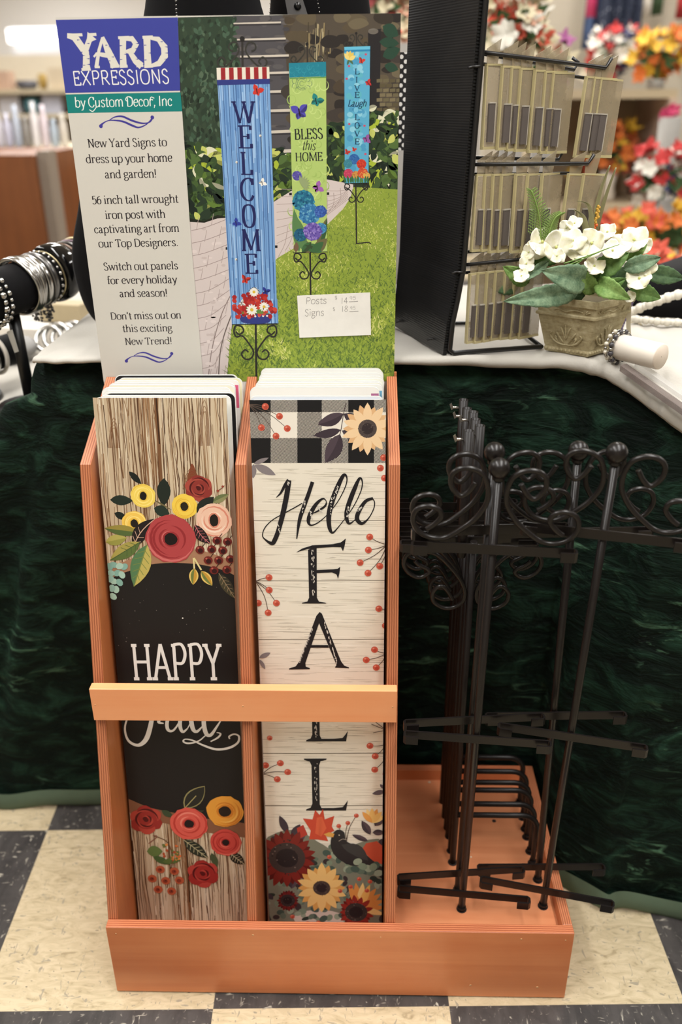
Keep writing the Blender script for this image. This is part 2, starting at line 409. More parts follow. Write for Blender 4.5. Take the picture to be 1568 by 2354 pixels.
G('R', 1.14, 'l .24,1.42 .24,0;c .24,1.39 .72,1.4 .9,1.06 .72,.7 .24,.7;l .5,.7 1.02,0', '.2,1.42,.12 .24,0 1.04,0')
G('A', 1.2, 'l .6,1.42 .12,0;l .6,1.42 1.08,0;l .3,.5 .9,.5', '.12,0 1.08,0')
G('F', .96, 'l .24,1.42 .24,0;l .24,1.39 .9,1.39;l .24,.74 .72,.74;l .88,1.4 .88,1.1;l .72,.9 .72,.58', '.2,1.42 .24,0')
G('5', .86, 'l .24,1.4 .74,1.4;l .24,1.4 .2,.78;c .2,.78 .5,.95 .76,.7 .74,.2 .4,-.02 .12,.16')
G('6', .9, 'c .72,1.36 .36,1.2 .16,.7 .2,.15 .45,0 .74,.16 .76,.66 .5,.86 .2,.62')
G('1', .6, 'l .3,1.42 .3,0')
G('4', .9, 'l .64,1.42 .64,0;l .64,1.42 .12,.45;l .12,.45 .86,.45')
G('9', .86, 'c .7,1.1 .45,1.4 .16,1.15 .2,.8 .45,.7 .7,1.0;l .7,1.2 .62,0')
G('8', .86, 'c .43,.76 .18,1.0 .24,1.3 .43,1.42 .64,1.3 .68,1.0 .43,.76 .16,.4 .22,.1 .43,0 .66,.1 .7,.4 .43,.76')
G('$', .8, 'c .64,1.1 .4,1.3 .16,1.05 .4,.72 .66,.45 .4,.15 .14,.35;l .4,1.5 .4,-.05')
G('!', .42, 'l .21,1.45 .21,.42', '', '.21,.08')
G('.', .42, 'l .2,.02 .21,.03', '', '.21,.08')
G(',', .42, 'l .24,.1 .12,-.25', '', '.22,.08')
G("'", .36, 'l .2,1.45 .14,1.05', '', '.19,1.38')
# ------------------------------------------------------------------ the setting
def fn_floor(nt, p):
    g = nt.node('ShaderNodeNewGeometry'); mp = nt.node('ShaderNodeMapping', vector_type='TEXTURE')
    mp.inputs['Location'].default_value = (.12989, -.0213, 0); mp.inputs['Rotation'].default_value = (0, 0, .0286); mp.inputs['Scale'].default_value = (.3048, .3048, 1)
    nt.link(g.outputs['Position'], mp.inputs[0]); sp = nt.node('ShaderNodeSeparateXYZ'); nt.link(mp.outputs[0], sp.inputs[0])
    fx, fy = nt.math('FLOOR', sp.outputs[0]), nt.math('FLOOR', sp.outputs[1])
    par = nt.math('ABSOLUTE', nt.math('MODULO', nt.math('ADD', fx, fy), 2))
    dk = nt.math('LESS_THAN', par, .5)                   # 1 on dark tiles
    # fleck direction turns from tile to tile
    v1 = nt.node('ShaderNodeMapping'); v1.inputs['Scale'].default_value = (1, 2.6, 1); v1.inputs['Rotation'].default_value = (0, 0, .35); nt.link(g.outputs['Position'], v1.inputs[0])
    n1 = nt.noise(v1.outputs[0], 62, 2, .5, .8); n2 = nt.noise(v1.outputs[0], 30, 4, .6, 1.5)
    v2 = nt.node('ShaderNodeMapping'); v2.inputs['Scale'].default_value = (2.8, 1, 1); v2.inputs['Rotation'].default_value = (0, 0, -.3); nt.link(g.outputs['Position'], v2.inputs[0])
    n3 = nt.noise(v2.outputs[0], 60, 2, .5, 1.0); n4 = nt.noise(v2.outputs[0], 14, 4, .6, .6)
    fl = nt.math('MAXIMUM', n1, n3)
    dark = nt.ramp(fl, [(.0, (50, 48, 49)), (.655, (66, 63, 62)), (.70, (150, 145, 134)), (.78, (218, 214, 198))])
    dark = nt.mix(nt.ramp(n4, [(.4, (0, 0, 0)), (.62, (255, 255, 255))]), dark, nt.mix(.5, dark, (92, 88, 86)))
    light = nt.ramp(n2, [(.28, (164, 148, 118)), (.42, (196, 180, 147)), (.62, (212, 196, 164))])
    light = nt.mix(nt.ramp(fl, [(.655, (0, 0, 0)), (.70, (255, 255, 255))]), light, (164, 154, 134))
    light = nt.mix(nt.ramp(nt.noise(v1.outputs[0], 95, 1), [(.75, (0, 0, 0)), (.77, (255, 255, 255))]), light, (112, 104, 90))
    nt.link(nt.mix(dk, light, dark), p.inputs['Base Color'])
    p.inputs['Roughness'].default_value = .33
mfloor = mat('vinyl_tile', rough=.35, spec=.4, fn=fn_floor)
b = MB(); b.face([(-9, -3.5, 0), (9, -3.5, 0), (9, 12, 0), (-9, 12, 0)]); structure(b.build('floor', mfloor))
b = MB(); b.face([(-9, -3.5, 2.8), (-9, 12, 2.8), (9, 12, 2.8), (9, -3.5, 2.8)]); structure(b.build('ceiling', mat('ceiling_tile', (232, 229, 224), .9)))
mwall = mat('beige_wall_paint', (206, 198, 184), .85)
b = MB(); b.face([(-9, 12, 0), (9, 12, 0), (9, 12, 2.8), (-9, 12, 2.8)]); structure(b.build('wall_back', mat('pale_wall_paint', (226, 222, 218), .85)))
b = MB(); b.face([(-9, -3.5, 0), (-9, 12, 0), (-9, 12, 2.8), (-9, -3.5, 2.8)]); structure(b.build('wall_left', mwall))
b = MB(); b.face([(9, -3.5, 0), (9, -3.5, 2.8), (9, 12, 2.8), (9, 12, 0)]); structure(b.build('wall_right', mwall))
b = MB(); b.face([(-9, -3.5, 0), (-9, -3.5, 2.8), (9, -3.5, 2.8), (9, -3.5, 0)]); structure(b.build('wall_front', mwall))
# ------------------------------------------------------------------ wooden display stand
WZ = mat('stained_wood_upright', rough=.35, fn=fn_wood((186, 104, 58), (218, 142, 88), 'z'))
WX = mat('stained_wood_board', rough=.35, fn=fn_wood((200, 112, 66), (228, 150, 100), 'x', .6))
WD = mat('stained_wood_deck', rough=.3, fn=fn_wood((190, 112, 72), (216, 146, 104), 'x', .8, .3))
PLX = mat('plywood_edge_upright', rough=.4, fn=fn_ply)
PLY = mat('plywood_edge_flat', rough=.4, fn=fn_ply_y)
NAIL = mat('nail_filler', (226, 178, 130), .6)
HOLE = mat('drilled_hole', (34, 20, 14), .8)
stand = thing('display_stand', (.29, .15, 0), 'orange stained plywood floor stand with two sign slots and a low tray', 'display stand')
def upright(x0, t, name):
    prof = [(.0125, .004), (.0125, .124), (.158, .685), (.300, .745), (.300, .004)]
    m = MB(); m.prism([(x0, y, z) for y, z in prof], (t, 0, 0), 0, 1)
    return m.build(name, [WZ, PLX], stand, bevel=.0007)
upright(0, .0125, 'side_panel'); upright(.177, .0125, 'divider'); upright(.351, .0125, 'side_panel')
b = MB(); b.box((0, .3042, .004), (.3635, .3102, .748)); b.build('back_panel', WX, stand)
b = MB(); b.box((0, 0, .002), (.585, .0125, .123), 0, 1); fb = b.build('front_board', [WX, PLY], stand, bevel=.0008)
for x, z, r in ((.012, .112, .001), (.185, .113, .0014), (.345, .112, .0009), (.52, .112, .0012), (.548, .022, .0016), (.462, .024, .0015), (.575, .111, .001)):
    q = MB(); q.lathe([(r, 0), (r, .0003), (0, .0003)], (x, 0, z), 8, axis=(0, -1, 0)); q.build('nail_mark', NAIL, fb)
b = MB(); b.box((.5725, .0125, .002), (.585, .297, .123), 0, 1); b.build('end_board', [mat('stained_wood_end', rough=.35, fn=fn_wood((180, 98, 58), (212, 130, 82), 'y')), mat('plywood_edge_end', rough=.4, fn=fn_ply)], stand, bevel=.0008)
b = MB(); b.box((.3635, .285, .002), (.5725, .297, .123), 0, 1); b.build('back_board', [WX, PLY], stand)
b = MB(); b.box((.0125, .0125, .008), (.177, .300, .022)); b.box((.1895, .0125, .008), (.351, .300, .022)); b.build('slot_floor', WD, stand)
b = MB(); b.box((.3635, .0125, .088), (.5725, .285, .1035)); deck = b.build('tray_floor', WD, stand)
b = MB()
z0, z1 = .391, .437
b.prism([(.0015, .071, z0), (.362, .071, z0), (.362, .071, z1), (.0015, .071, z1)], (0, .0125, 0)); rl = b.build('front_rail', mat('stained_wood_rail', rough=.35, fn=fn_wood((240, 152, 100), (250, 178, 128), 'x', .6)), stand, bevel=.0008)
for x in (.006, .181, .357):
    q = MB(); q.lathe([(.0009, 0), (.0009, .0003), (0, .0003)], (x, .071, .414), 8, axis=(0, -1, 0)); q.build('nail_mark', NAIL, rl)
RODX, FOOTX = .447, .557
POSTS = [('A', .4514, .050, -.085, .7265, .0077, 0), ('B', .558, .056, -.20, .7415, .0200, 0), ('C', .4495, .080, .10, .7310, .0095, .003), ('D', .5590, .098, .0, .7260, -.0227, -.004)]
STY = [.126, .146, .172, .187, .209, .238]
b = MB()
for x, y in [(p[1], p[2]) for p in POSTS]+[(RODX, y) for y in STY]+[(FOOTX, y) for y in STY]:
    b.face([(x+.0068*math.cos(k*.524), y+.0068*math.sin(k*.524), .1038) for k in range(12)])
b.build('peg_hole', HOLE, deck)['kind'] = 'stuff'
for u, v, r in ((987, 1798, .0022), (1258, 2133, .0016), (1080, 1957, .0014), (1083, 1970, .0013), (1136, 1887, .003)):
    c = at(u, v, 'z', .104); q = MB(); q.ball(c, r, 8, 6, sz=.25); q.build('paint_chip', mat('pale_chip', (222, 208, 184), .7) if r < .0025 else HOLE, deck)
# ------------------------------------------------------------------ table drape and runner
def fn_velvet(nt, p):
    v = nt.coord('Object', (1, 1, 1.9)); n1 = nt.noise(v, 13, 4, .62, 1.2)
    v2 = nt.coord('Object', (9, 9, 34)); n2 = nt.noise(v2, 1.9, 4, .65, .9)
    v4 = nt.coord('Object', (6, 6, 7)); n4 = nt.noise(v4, 1.2, 2, .5, .5)
    base = nt.ramp(n1, [(.3, (3, 9, 7)), (.50, (8, 22, 16)), (.66, (26, 50, 38)), (.82, (50, 84, 65))])
    crush = nt.math('MULTIPLY', nt.ramp(n2, [(.58, (0, 0, 0)), (.70, (255, 255, 255))]), nt.ramp(n4, [(.50, (0, 0, 0)), (.70, (255, 255, 255))]))
    nt.link(nt.mix(nt.math('MULTIPLY', crush, .85), base, (96, 136, 108)), p.inputs['Base Color'])
    nt.bump(nt.math('ADD', n1, nt.math('MULTIPLY', n2, .5)), .7, .012)
    p.inputs['Sheen Weight'].default_value = .10; p.inputs['Sheen Roughness'].default_value = .35; p.inputs['Sheen Tint'].default_value = rgb((120, 165, 135))
VEL = mat('crushed_green_velvet', rough=.75, spec=.12, fn=fn_velvet)
HEM = mat('velvet_hem', (86, 104, 84), .9)
TOP = smooth_path([(-.092, .80, .70), (-.092, .6, .705), (-.100, .5, .720), (-.106, .43, .726), (-.114, .385, .730), (-.118, .355, .733), (-.112, .336, .735), (-.084, .329, .735), (-.045, .328, .735), (.05, .328, .735), (.2, .328, .735), (.35, .328, .735), (.50, .326, .736), (.60, .316, .738), (.635, .290, .732), (.668, .255, .714), (.70, .226, .700), (.80, .18, .67), (.98, .14, .64), (1.2, .12, .62)], 8)
BOT = smooth_path([(-.12, .80, 0), (-.13, .6, 0), (-.17, .5, 0), (-.27, .445, 0), (-.42, .42, 0), (-.46, .37, 0), (-.38, .340, 0), (-.285, .336, 0), (-.20, .330, 0), (-.05, .335, 0), (.2, .345, 0), (.35, .35, 0), (.46, .345, 0), (.52, .30, 0), (.606, .19, 0), (.66, .15, 0), (.70, .139, 0), (.778, .125, 0), (.85, .12, 0), (1.02, .1, 0), (1.25, .08, 0)], 8)
rows = []; NT_ = 70
nS = len(TOP)
dr = thing('velvet_tablecloth', (.3, .36, 0), 'dark green crushed velvet cloth draped over the table down to the floor', 'tablecloth')
for j in range(NT_+1):
    t = j/NT_; row = []
    for i in range(nS):
        a = Vector(TOP[i]); c = Vector(BOT[i]); s_ = i/(nS-1)
        p = a.lerp(c, t)
        if a.x < 0:
            q = t**.75; p.x = a.x+(c.x-a.x)*q; p.y = a.y+(c.y-a.y)*q
        if t < .05:                                        # rounded edge over the table top
            q = t/.05; ang = (1-q)*math.pi/2
            d = Vector((a.x-.3, min(a.y-.9, -.05), 0)).normalized()
            p = a-d*(.022*(1-math.cos(ang-math.pi/2+math.pi/2)))*0+Vector((0, 0, .018*math.sin(ang)))-d*(.02*(1-math.cos(ang)))
            p.z -= .035*q
        nrm = Vector((c.x-.3, min(c.y-.9, -.05), 0)).normalized()
        k = math.sin(math.pi*min(1, t*1.1))**.7 if t < .9 else .5
        f = .016*math.sin(s_*47+2.0*t)+.009*math.sin(s_*93+1.3+3*t)+.006*math.sin(31*t+s_*22)
        side = min(1, abs(p.x-.2)/.25)
        p = p+nrm*f*(t**.7)*(.18+.82*side)*k
        if p.x > -.02 and p.x < .60: p.y = max(p.y, .3135)
        row.append(p)
    rows.append(row)
b = MB(); b.grid(rows); b.build('drape', VEL, dr)
hr = []
for k, (dz, dn) in enumerate(((.0, .0), (.003, .004), (.012, .008), (.024, .006), (.034, .001))):
    hr.append([Vector((rows[-1][i].x, rows[-1][i].y, 0))+Vector((BOT[i][0]-.3, min(BOT[i][1]-.9, -.05), 0)).normalized()*(dn+.006)+Vector((0, 0, dz+.001+.004*math.sin(i*.6))) for i in range(nS)])
b = MB(); b.grid(hr); b.build('hem', HEM, dr)
def fn_linen(nt, p):
    v = nt.coord('Object', (1, 1, 1)); n = nt.noise(v, 6, 3); n2 = nt.noise(nt.coord('Object', (300, 300, 300)), 1, 1)
    nt.link(nt.ramp(n, [(.3, (176, 172, 164)), (.7, (194, 190, 182))]), p.inputs['Base Color']); nt.bump(nt.math('ADD', n, nt.math('MULTIPLY', n2, .05)), .5, .01)
LIN = mat('white_linen', rough=.85, spec=.15, fn=fn_linen)
# white runner: front edge follows the table edge, slumps down at the right
FE = smooth_path([(-.098, .330, .7622), (-.07, .3265, .7632), (.0, .3245, .7635), (.15, .3245, .7635), (.35, .3240, .7635), (.48, .322, .764), (.575, .316, .764), (.612, .306, .763), (.632, .288, .759), (.652, .266, .751), (.672, .242, .741), (.692, .218, .731), (.74, .180, .71), (.85, .15, .69), (1.0, .12, .67)], 8)
rows = []
for dz, out in ((-.013, -.004), (-.014, .003), (-.011, .0075), (-.005, .0085), (0, .004), (.0005, -.006)):
    rr = []
    for i, p in enumerate(FE):
        q = FE[min(i+1, len(FE)-1)]; o = FE[max(i-1, 0)]; t = Vector((q[0]-o[0], q[1]-o[1], 0)).normalized(); n_ = Vector((t.y, -t.x, 0))
        g = (1.0+max(0, (p[0]-.56))*7 if p[0] > .56 else .55+.45*max(0, min(1, (p[0]-.3)/.2))); g = min(g, 2.2)
        w = .0022*math.sin(i*.55)+.0016*math.sin(i*1.37)
        rr.append(Vector(p)+n_*(out+w*.6)+Vector((0, 0, dz*g+w*.5)))
    rows.append(rr)
for d in (.05, .11, .2, .34, .55, .8, 1.1):
    rr = []
    for i, p in enumerate(FE):
        tgt = Vector((-.092+(p[0]+.092)*1.15, 0.80, .7635)); s0 = Vector(p)
        q = s0.lerp(tgt, d/1.1*.93+.02); zz = s0.z+(.7635-s0.z)*min(1, d/.10)
        q.z = zz+.0012*math.sin(i*.8+d*30); rr.append(q)
    rows.append(rr)
b = MB(); b.grid(rows); ro = b.build('white_table_runner', LIN)
tag(ro, 'white linen cloth lying on the table top with a soft folded front edge', 'table runner')
# ------------------------------------------------------------------ garden sign panels
SW, SH, ST = .1505, .7415, .003
LEAN = math.atan(.107/.715)
EDGE = mat('white_panel_core', (238, 238, 234), .45)
def rrect(w, h, r, n=5):
    P = []
    for cx, cy, a0 in ((w-r, h-r, 0), (r, h-r, 90), (r, r, 180), (w-r, r, 270)):
        for i in range(n+1):
            a = math.radians(a0+90*i/n); P.append((cx+r*math.cos(a), cy+r*math.sin(a)))
    return P
def panel(name, x, yb, lean, w, h, label, cat, group, roll=0.0, face=None, corner=None, zb=.0234, r=.007):
    """a rounded metal panel: empty at the middle of its foot, leaning back; face colour list printed on the front"""
    t = thing(name, (x+w/2, yb, zb), label, cat, group); t.rotation_euler = (-lean, roll, 0)
    b = MB(); P = rrect(w, h, r)
    b.prism([(u-w/2, 0, v) for u, v in P], (0, ST, 0)); b.build('panel', EDGE, t, local=True)
    if face is not None:
        m = MB(); q = rrect(w-.0016, h-.0016, r)
        m.face([(u+.0008-w/2, -.00008, v+.0008) for u, v in q], 0, rgb(face))
        if corner:
            for (u0, v0, u1, v1, c) in corner:
                P2 = clip_poly([(u0*w, v0*h), (u1*w, v0*h), (u1*w, v1*h), (u0*w, v1*h)], w-.001, h-.001)
                m.face([(u-w/2, -.00013, v) for u, v in P2], 0, rgb(c))
        m.build('printed_face', PRINT, t, merge=False, local=True)
    return t
def world_of(t):
    return Matrix.Translation(t.location) @ t.rotation_euler.to_matrix().to_4x4()
def sheet_quad(t, w, h):
    Mw = world_of(t); return [pr(Mw @ Vector((u-w/2, -.0001, v))) for u, v in ((0, h), (w, h), (w, 0), (0, 0))]
def sign_frame(w, z0=.0001): return lambda u, v, z: (u-w/2, -z0-z, v)
ORD = ['', 'first', 'second', 'third', 'fourth', 'fifth', 'sixth', 'seventh', 'eighth', 'ninth', 'tenth', 'eleventh']
LEFT = [(907, 'a plain white edge', (236, 236, 230), None), (901, 'a black face showing above the barn wood panel', (26, 26, 28), None), (896, 'a white top edge', (240, 240, 236), None),
        (891, 'a thin blue line under its white edge', (240, 240, 236), [(.02, .985, .98, .990, (90, 150, 196))]), (885, 'a cream face and white edge', (238, 234, 214), None),
        (880, 'a pale grey line under its edge', (238, 236, 228), [(.05, .984, .95, .987, (176, 176, 170))]), (875, 'a pink corner at its right end', (240, 238, 232), [(.93, .955, .995, .992, (214, 96, 130))]),
        (868, 'a pale yellow strip along its top', (238, 230, 196), None), (861, 'a black strip along its top, rearmost of the left stack', (34, 34, 38), [(.6, .98, .65, .995, (230, 230, 226)), (.75, .98, .79, .995, (230, 230, 226))])]
GRP = 'garden sign panels stacked in the stand'
front_left = panel('garden_sign', .0168, .0705, LEAN, SW, SH, 'front panel of the left slot, barn wood with flowers and HAPPY Fall on black', 'sign', GRP, .002)
for k, (px, what, colr, cor) in enumerate(LEFT):
    dy = (913-px)/580
    panel('garden_sign', .0182+(.0072 if k == 1 else random.uniform(.001, .0065)), .0705+dy, LEAN, SW, SH+random.uniform(-.001, .001), 'left slot panel with %s' % what if k in (1, 3, 5, 6, 7, 8) else '%s panel of the left slot with %s' % (ORD[k+2], what), 'sign', GRP, random.uniform(-.003, .003), colr, cor)
front_right = panel('garden_sign', .1968, .0625, LEAN, .1515, SH, 'front panel of the right slot, plaid top with sunflower and Hello FALL lettering', 'sign', GRP, -.002)
chk = [(.03+i*.11, .986, .08+i*.11, .993, (40, 40, 42)) for i in range(9)]
RIGHT = [(917, 'a thin pale blue edge line', (226, 232, 240), [(.02, .99, .98, .994, (120, 140, 190))], -.0015), (897, 'a purple patch at its right corner', (240, 238, 232), [(.935, .95, .995, .99, (176, 112, 150))], -.0046),
         (893, 'a sky blue right corner', (236, 236, 230), [(.90, .94, .995, .99, (112, 168, 200))], .0), (888, 'plain cream colour', (240, 238, 226), None, .001), (883, 'a white top edge', (240, 240, 236), None, 0),
         (879, 'a green patch at its right corner', (238, 238, 226), [(.93, .94, .995, .985, (120, 176, 70))], .001), (873, 'an ivory top edge', (240, 238, 228), None, .0015), (866, 'a pale top edge', (238, 238, 234), None, .001),
         (859, 'a dashed black and white strip, nearer of the two', (240, 240, 236), chk, .001), (853, 'a dashed black and white strip, rearmost of the right stack', (240, 240, 236), chk, 0)]
for k, (px, what, colr, cor, dx) in enumerate(RIGHT):
    dy = (925-px)/580
    t = panel('garden_sign', .1945+dx, .0625+dy, LEAN, SW, SH+random.uniform(-.001, .001), 'right slot panel with %s' % what if k in (0, 1, 2, 5, 8, 9) else '%s panel of the right slot with %s' % (ORD[k+2], what), 'sign', GRP, random.uniform(-.002, .002), colr, cor)
    if k == 1:                                            # its left margin shows a yellow daisy, blue and red patches
        q = Art([(0, 0), (1, 0), (1, 1), (0, 1)], SW, SH)
        for (u, v, r, c) in ((.008, .612, .008, (236, 196, 48)), (.010, .612, .003, (90, 66, 30)), (.006, .590, .006, (228, 224, 210)), (.008, .575, .010, (92, 148, 178)), (.007, .553, .008, (70, 100, 60)), (.007, .535, .012, (150, 48, 38)), (.006, .51, .006, (214, 178, 70))):
            q.up(); q.uv([(u+r*math.cos(i*.5236), v+r*math.sin(i*.5236)) for i in range(12)], c)
        q.build('printed_motif', t, sign_frame(SW, .0002))
# ------------------------------------------------------------------ art of the left front sign
a = Art(sheet_quad(front_left, SW, SH), SW, SH); a.k0 = a.scale(400, 1200)
def planks(a, x0, x1, y0, y1, seams, pale=True, n=190):
    """weathered boards with upright grain; seams are board joints at the top edge"""
    a.uv([(.0007, .0007), (a.w-.0007, .0007), (a.w-.0007, a.h-.0007), (.0007, a.h-.0007)], (196, 176, 148)); a.up()
    cols = [(226, 214, 192), (190, 168, 138), (140, 108, 78), (104, 72, 48), (214, 200, 174), (84, 58, 42), (156, 124, 92), (120, 94, 72), (98, 70, 50)]
    tint = [(194, 174, 146), (204, 186, 158), (206, 190, 166), (184, 162, 134), (160, 132, 102), (202, 186, 162)]
    sx = [0]+seams+[1]
    for i in range(len(sx)-1):
        a.uv([(sx[i]*a.w, 0), (sx[i+1]*a.w, 0), (sx[i+1]*a.w, a.h), (sx[i]*a.w, a.h)], tint[i % 6])
    a.up()
    for i in range(n):
        u = random.random()*a.w; v0 = random.uniform(-.1, a.h); l = random.uniform(.05, .3)
        ph = random.uniform(0, 6); am = random.uniform(.0003, .0016)
        P = [(u+am*math.sin(ph+q*1.3)+.001*math.sin(u*400+q), v0+l*q/7) for q in range(8)]
        a.ribuv(P, [random.uniform(.0003, .0011)*(.4+math.sin(math.pi*(q+.3)/7.6)) for q in range(8)], random.choice(cols), 1)
    a.up()
    for s_ in seams:
        P = [(s_*a.w+.0005*math.sin(q*1.7+s_*9), a.h*q/14) for q in range(15)]
        a.ribuv(P, [.0042]*15, (120, 84, 56), 1)
        a.ribuv([(p[0]+.0006, p[1]) for p in P], [.0016]*15, (58, 38, 26), 1)
    a.up()
planks(a, 0, 1, 0, 1, [.47], n=620)
for i in range(80):                                       # the darker brown strip left of the joint
    u = random.uniform(.31, .46)*SW; v = random.uniform(-.05, SH); a.ribuv([(u, v), (u+.0004, v+.05), (u, v+.12)], [.0004, random.uniform(.0008, .0022), .0004], random.choice(((112, 78, 52), (138, 102, 72), (90, 60, 40), (160, 124, 90))), 1)
a.up()
for (x, y, w_, h_) in ((470, 905, 12, 120), (441, 1075, 20, 50), (262, 960, 12, 70)):  # cathedral grain
    for q in range(4):
        k = 1-q*.2
        a.rib([(x-w_*k, y+h_), (x-w_*.7*k, y+h_*.4), (x, y+q*h_*.12), (x+w_*.7*k, y+h_*.4), (x+w_*k, y+h_)], [1.5, 1.2, 1.0, 1.2, 1.5], (120, 82, 54), 5, 1)
a.sm([(430, 1110), (437, 1075), (442, 1066), (450, 1082), (456, 1112)], (128, 66, 44)); a.up()
top = [(246, 1335), (270, 1322), (291, 1314.5), (345, 1298), (393, 1294), (455, 1297), (508, 1309), (545, 1325)]
bot = [(566, 1893), (520, 1886), (460, 1880), (399, 1868), (344, 1856), (299, 1838), (280, 1832)]
band = [(240, 1312), (268, 1298), (300, 1285), (345, 1266), (393, 1260), (455, 1264), (510, 1280), (548, 1296)]
a.poly(smooth_path(band, 4)+smooth_path(top, 4)[::-1], (166, 124, 96)); a.poly(smooth_path(bot, 4)+[(285, 1858), (299, 1868), (344, 1885), (399, 1897), (460, 1912), (566, 1926)], (132, 90, 66)); a.up()
a.poly(smooth_path(top, 4)+smooth_path(bot, 4), (31, 29, 29)); a.up()
for i in range(26): a.ell(random.uniform(270, 530), random.uniform(1340, 1500), random.uniform(.4, 1.1), col=(150, 146, 140), n=6, jit=1)
a.ell(420, 1421, 1.8, col=(230, 228, 220), n=8)
a.text(306, 512, 1563.5, 58, 'HAPPY', (240, 238, 232), 1.0, .11, .11, track=.0, bold_dir=False)
DK = (30, 36, 32)
def poppy(x, y, r, c1, c2, c3, eye, er, ey=None, rings=6):
    a.up(); a.ell(x, y, r, r, c1, wob=.045, n=26); a.up()
    for i in range(rings):
        q = r*(.92-.12*i); s0 = random.uniform(0, 6)
        a.arc(x, y, q, r*.10, s0, s0+random.uniform(2.0, 4.4), random.choice((c2, c3)), 1)
    a.up(); a.ell(x, y, er*1.3, (ey or er)*1.25, c3, n=16); a.up(); a.ell(x, y, er, ey or er, eye, wob=.06, n=14); a.up()
def rose(x, y, r, c1, c2, c3):
    a.up()
    for i in range(6):
        t = i*1.05+.4; a.ell(x+r*.55*math.cos(t), y+r*.5*math.sin(t), r*.52, r*.5, (c1, c2)[i % 2], n=14, wob=.05, jit=1)
    a.up(); a.ell(x, y, r*.72, r*.7, c1, n=16); a.up()
    for i in range(9):
        s0 = i*.9; a.arc(x, y, r*(.78-.075*i), r*.15, s0, s0+2.3, (c3, c2)[i % 2], 1)
    a.up(); a.ell(x, y, r*.16, col=c3); a.up()
for p, q, w_, c in (((297, 1084), (325, 1113), 15, DK), ((377, 1099), (376, 1164), 31, (34, 42, 36)), ((253, 1149), (306, 1151), 24, (38, 48, 40)), ((263, 1179), (292, 1193), 17, DK), ((354, 1168), (390, 1181), 26, (40, 52, 44)), ((352, 1148), (396, 1173), 4, (110, 100, 66))):
    a.leaf(p, q, w_, c, 1)
poppy(457, 1123, 30, (138, 52, 46), (168, 78, 66), (76, 24, 26), (90, 28, 30), 5); rose(457, 1123, 31, (140, 54, 48), (166, 74, 62), (78, 24, 26))
poppy(329, 1140, 28.5, (240, 212, 98), (250, 226, 132), (228, 192, 76), (28, 26, 24), 8, 10.5)
poppy(424, 1164, 29.5, (240, 206, 84), (250, 224, 124), (230, 186, 66), (40, 34, 26), 9, 11)
poppy(309, 1203, 29, (240, 200, 92), (248, 222, 130), (226, 184, 72), (36, 30, 26), 8.5, 10)
a.leaf((488, 1155), (526, 1136), 17, (104, 116, 76), half=(138, 140, 96)); a.leaf((452, 1178), (492, 1142), 28, (36, 40, 36)); a.up()
poppy(492, 1196, 41, (236, 196, 172), (246, 222, 204), (216, 140, 118), (32, 26, 24), 10, 15, 9)
a.leaf((306, 1258), (358, 1192), 34, (36, 30, 30), 0, .08, (214, 176, 152)); a.leaf((448, 1206), (484, 1250), 26, (38, 30, 32), 0, -.08, (204, 116, 120))
a.leaf((243, 1246), (292, 1236), 26, (176, 170, 92), half=(150, 150, 74)); a.leaf((322, 1224), (240, 1214), 26, (84, 104, 58), half=(150, 138, 66)); a.up()
a.leaf((322, 1246), (253, 1288), 34, (92, 112, 60), half=(168, 158, 82), vein=(70, 92, 52)); a.up()
a.leaf((338, 1252), (308, 1348), 46, (190, 176, 96), half=(86, 124, 84), vein=(120, 134, 72)); a.up()
poppy(393, 1239, 58, (176, 70, 72), (206, 110, 108), (148, 48, 52), (28, 22, 22), 15, 15, 10)
for x, y in ((380, 890), (430, 900), (470, 905), (345, 905), (355, 960), (410, 960), (450, 975), (380, 1030), (430, 1040), (365, 1090), (400, 1100), (375, 1160), (350, 1010)):
    a.ell(160+x/3.733, 1060+y/3.733, 9.5, 7.5, random.choice(((150, 190, 178), (132, 176, 164), (168, 202, 186))), random.uniform(0, 3), n=10, jit=1)
a.up(); a.rib([(445, 1282), (447, 1308)], 4, (222, 208, 150)); a.rib([(446, 1282), (463, 1310)], 4, (222, 208, 150))
for (p, q) in (((447, 1306), (444, 1344)), ((463, 1312), (488, 1346))): a.up(); a.leaf(p, q, 22, (226, 196, 110)); a.up(); a.leaf(p, q, 14, (196, 150, 60), half=(116, 128, 66))
a.leaf((503, 1317), (541, 1376), 26, (52, 50, 40), half=(72, 68, 50), vein=(150, 130, 100)); a.up()
for x, y in ((1265, 680), (1355, 690), (1120, 760), (1220, 755), (1315, 765), (1190, 850), (1280, 850), (1380, 840), (1240, 935), (1350, 930)):
    X, Y = 160+x/3.733, 1060+y/3.733
    a.rib([(X, Y), (X+12, Y-16)], 1.6, (50, 30, 28)); a.up(); a.ell(X, Y, 10.5, 10, (112, 40, 36), n=14, jit=1); a.up(); a.ell(X+1, Y+2, 6, 6, (54, 22, 24), n=10); a.ell(X-4, Y-4, 2.4, 2.4, (178, 96, 84), n=8); a.L -= 1
a.up(); a.rib([(501, 1128), (510, 1122), (516, 1116)], 1.6, (110, 60, 46)); a.ell(501, 1128, 3, col=(150, 70, 54)); a.ell(512, 1118, 2.6, col=(150, 70, 54))
a.L = 60
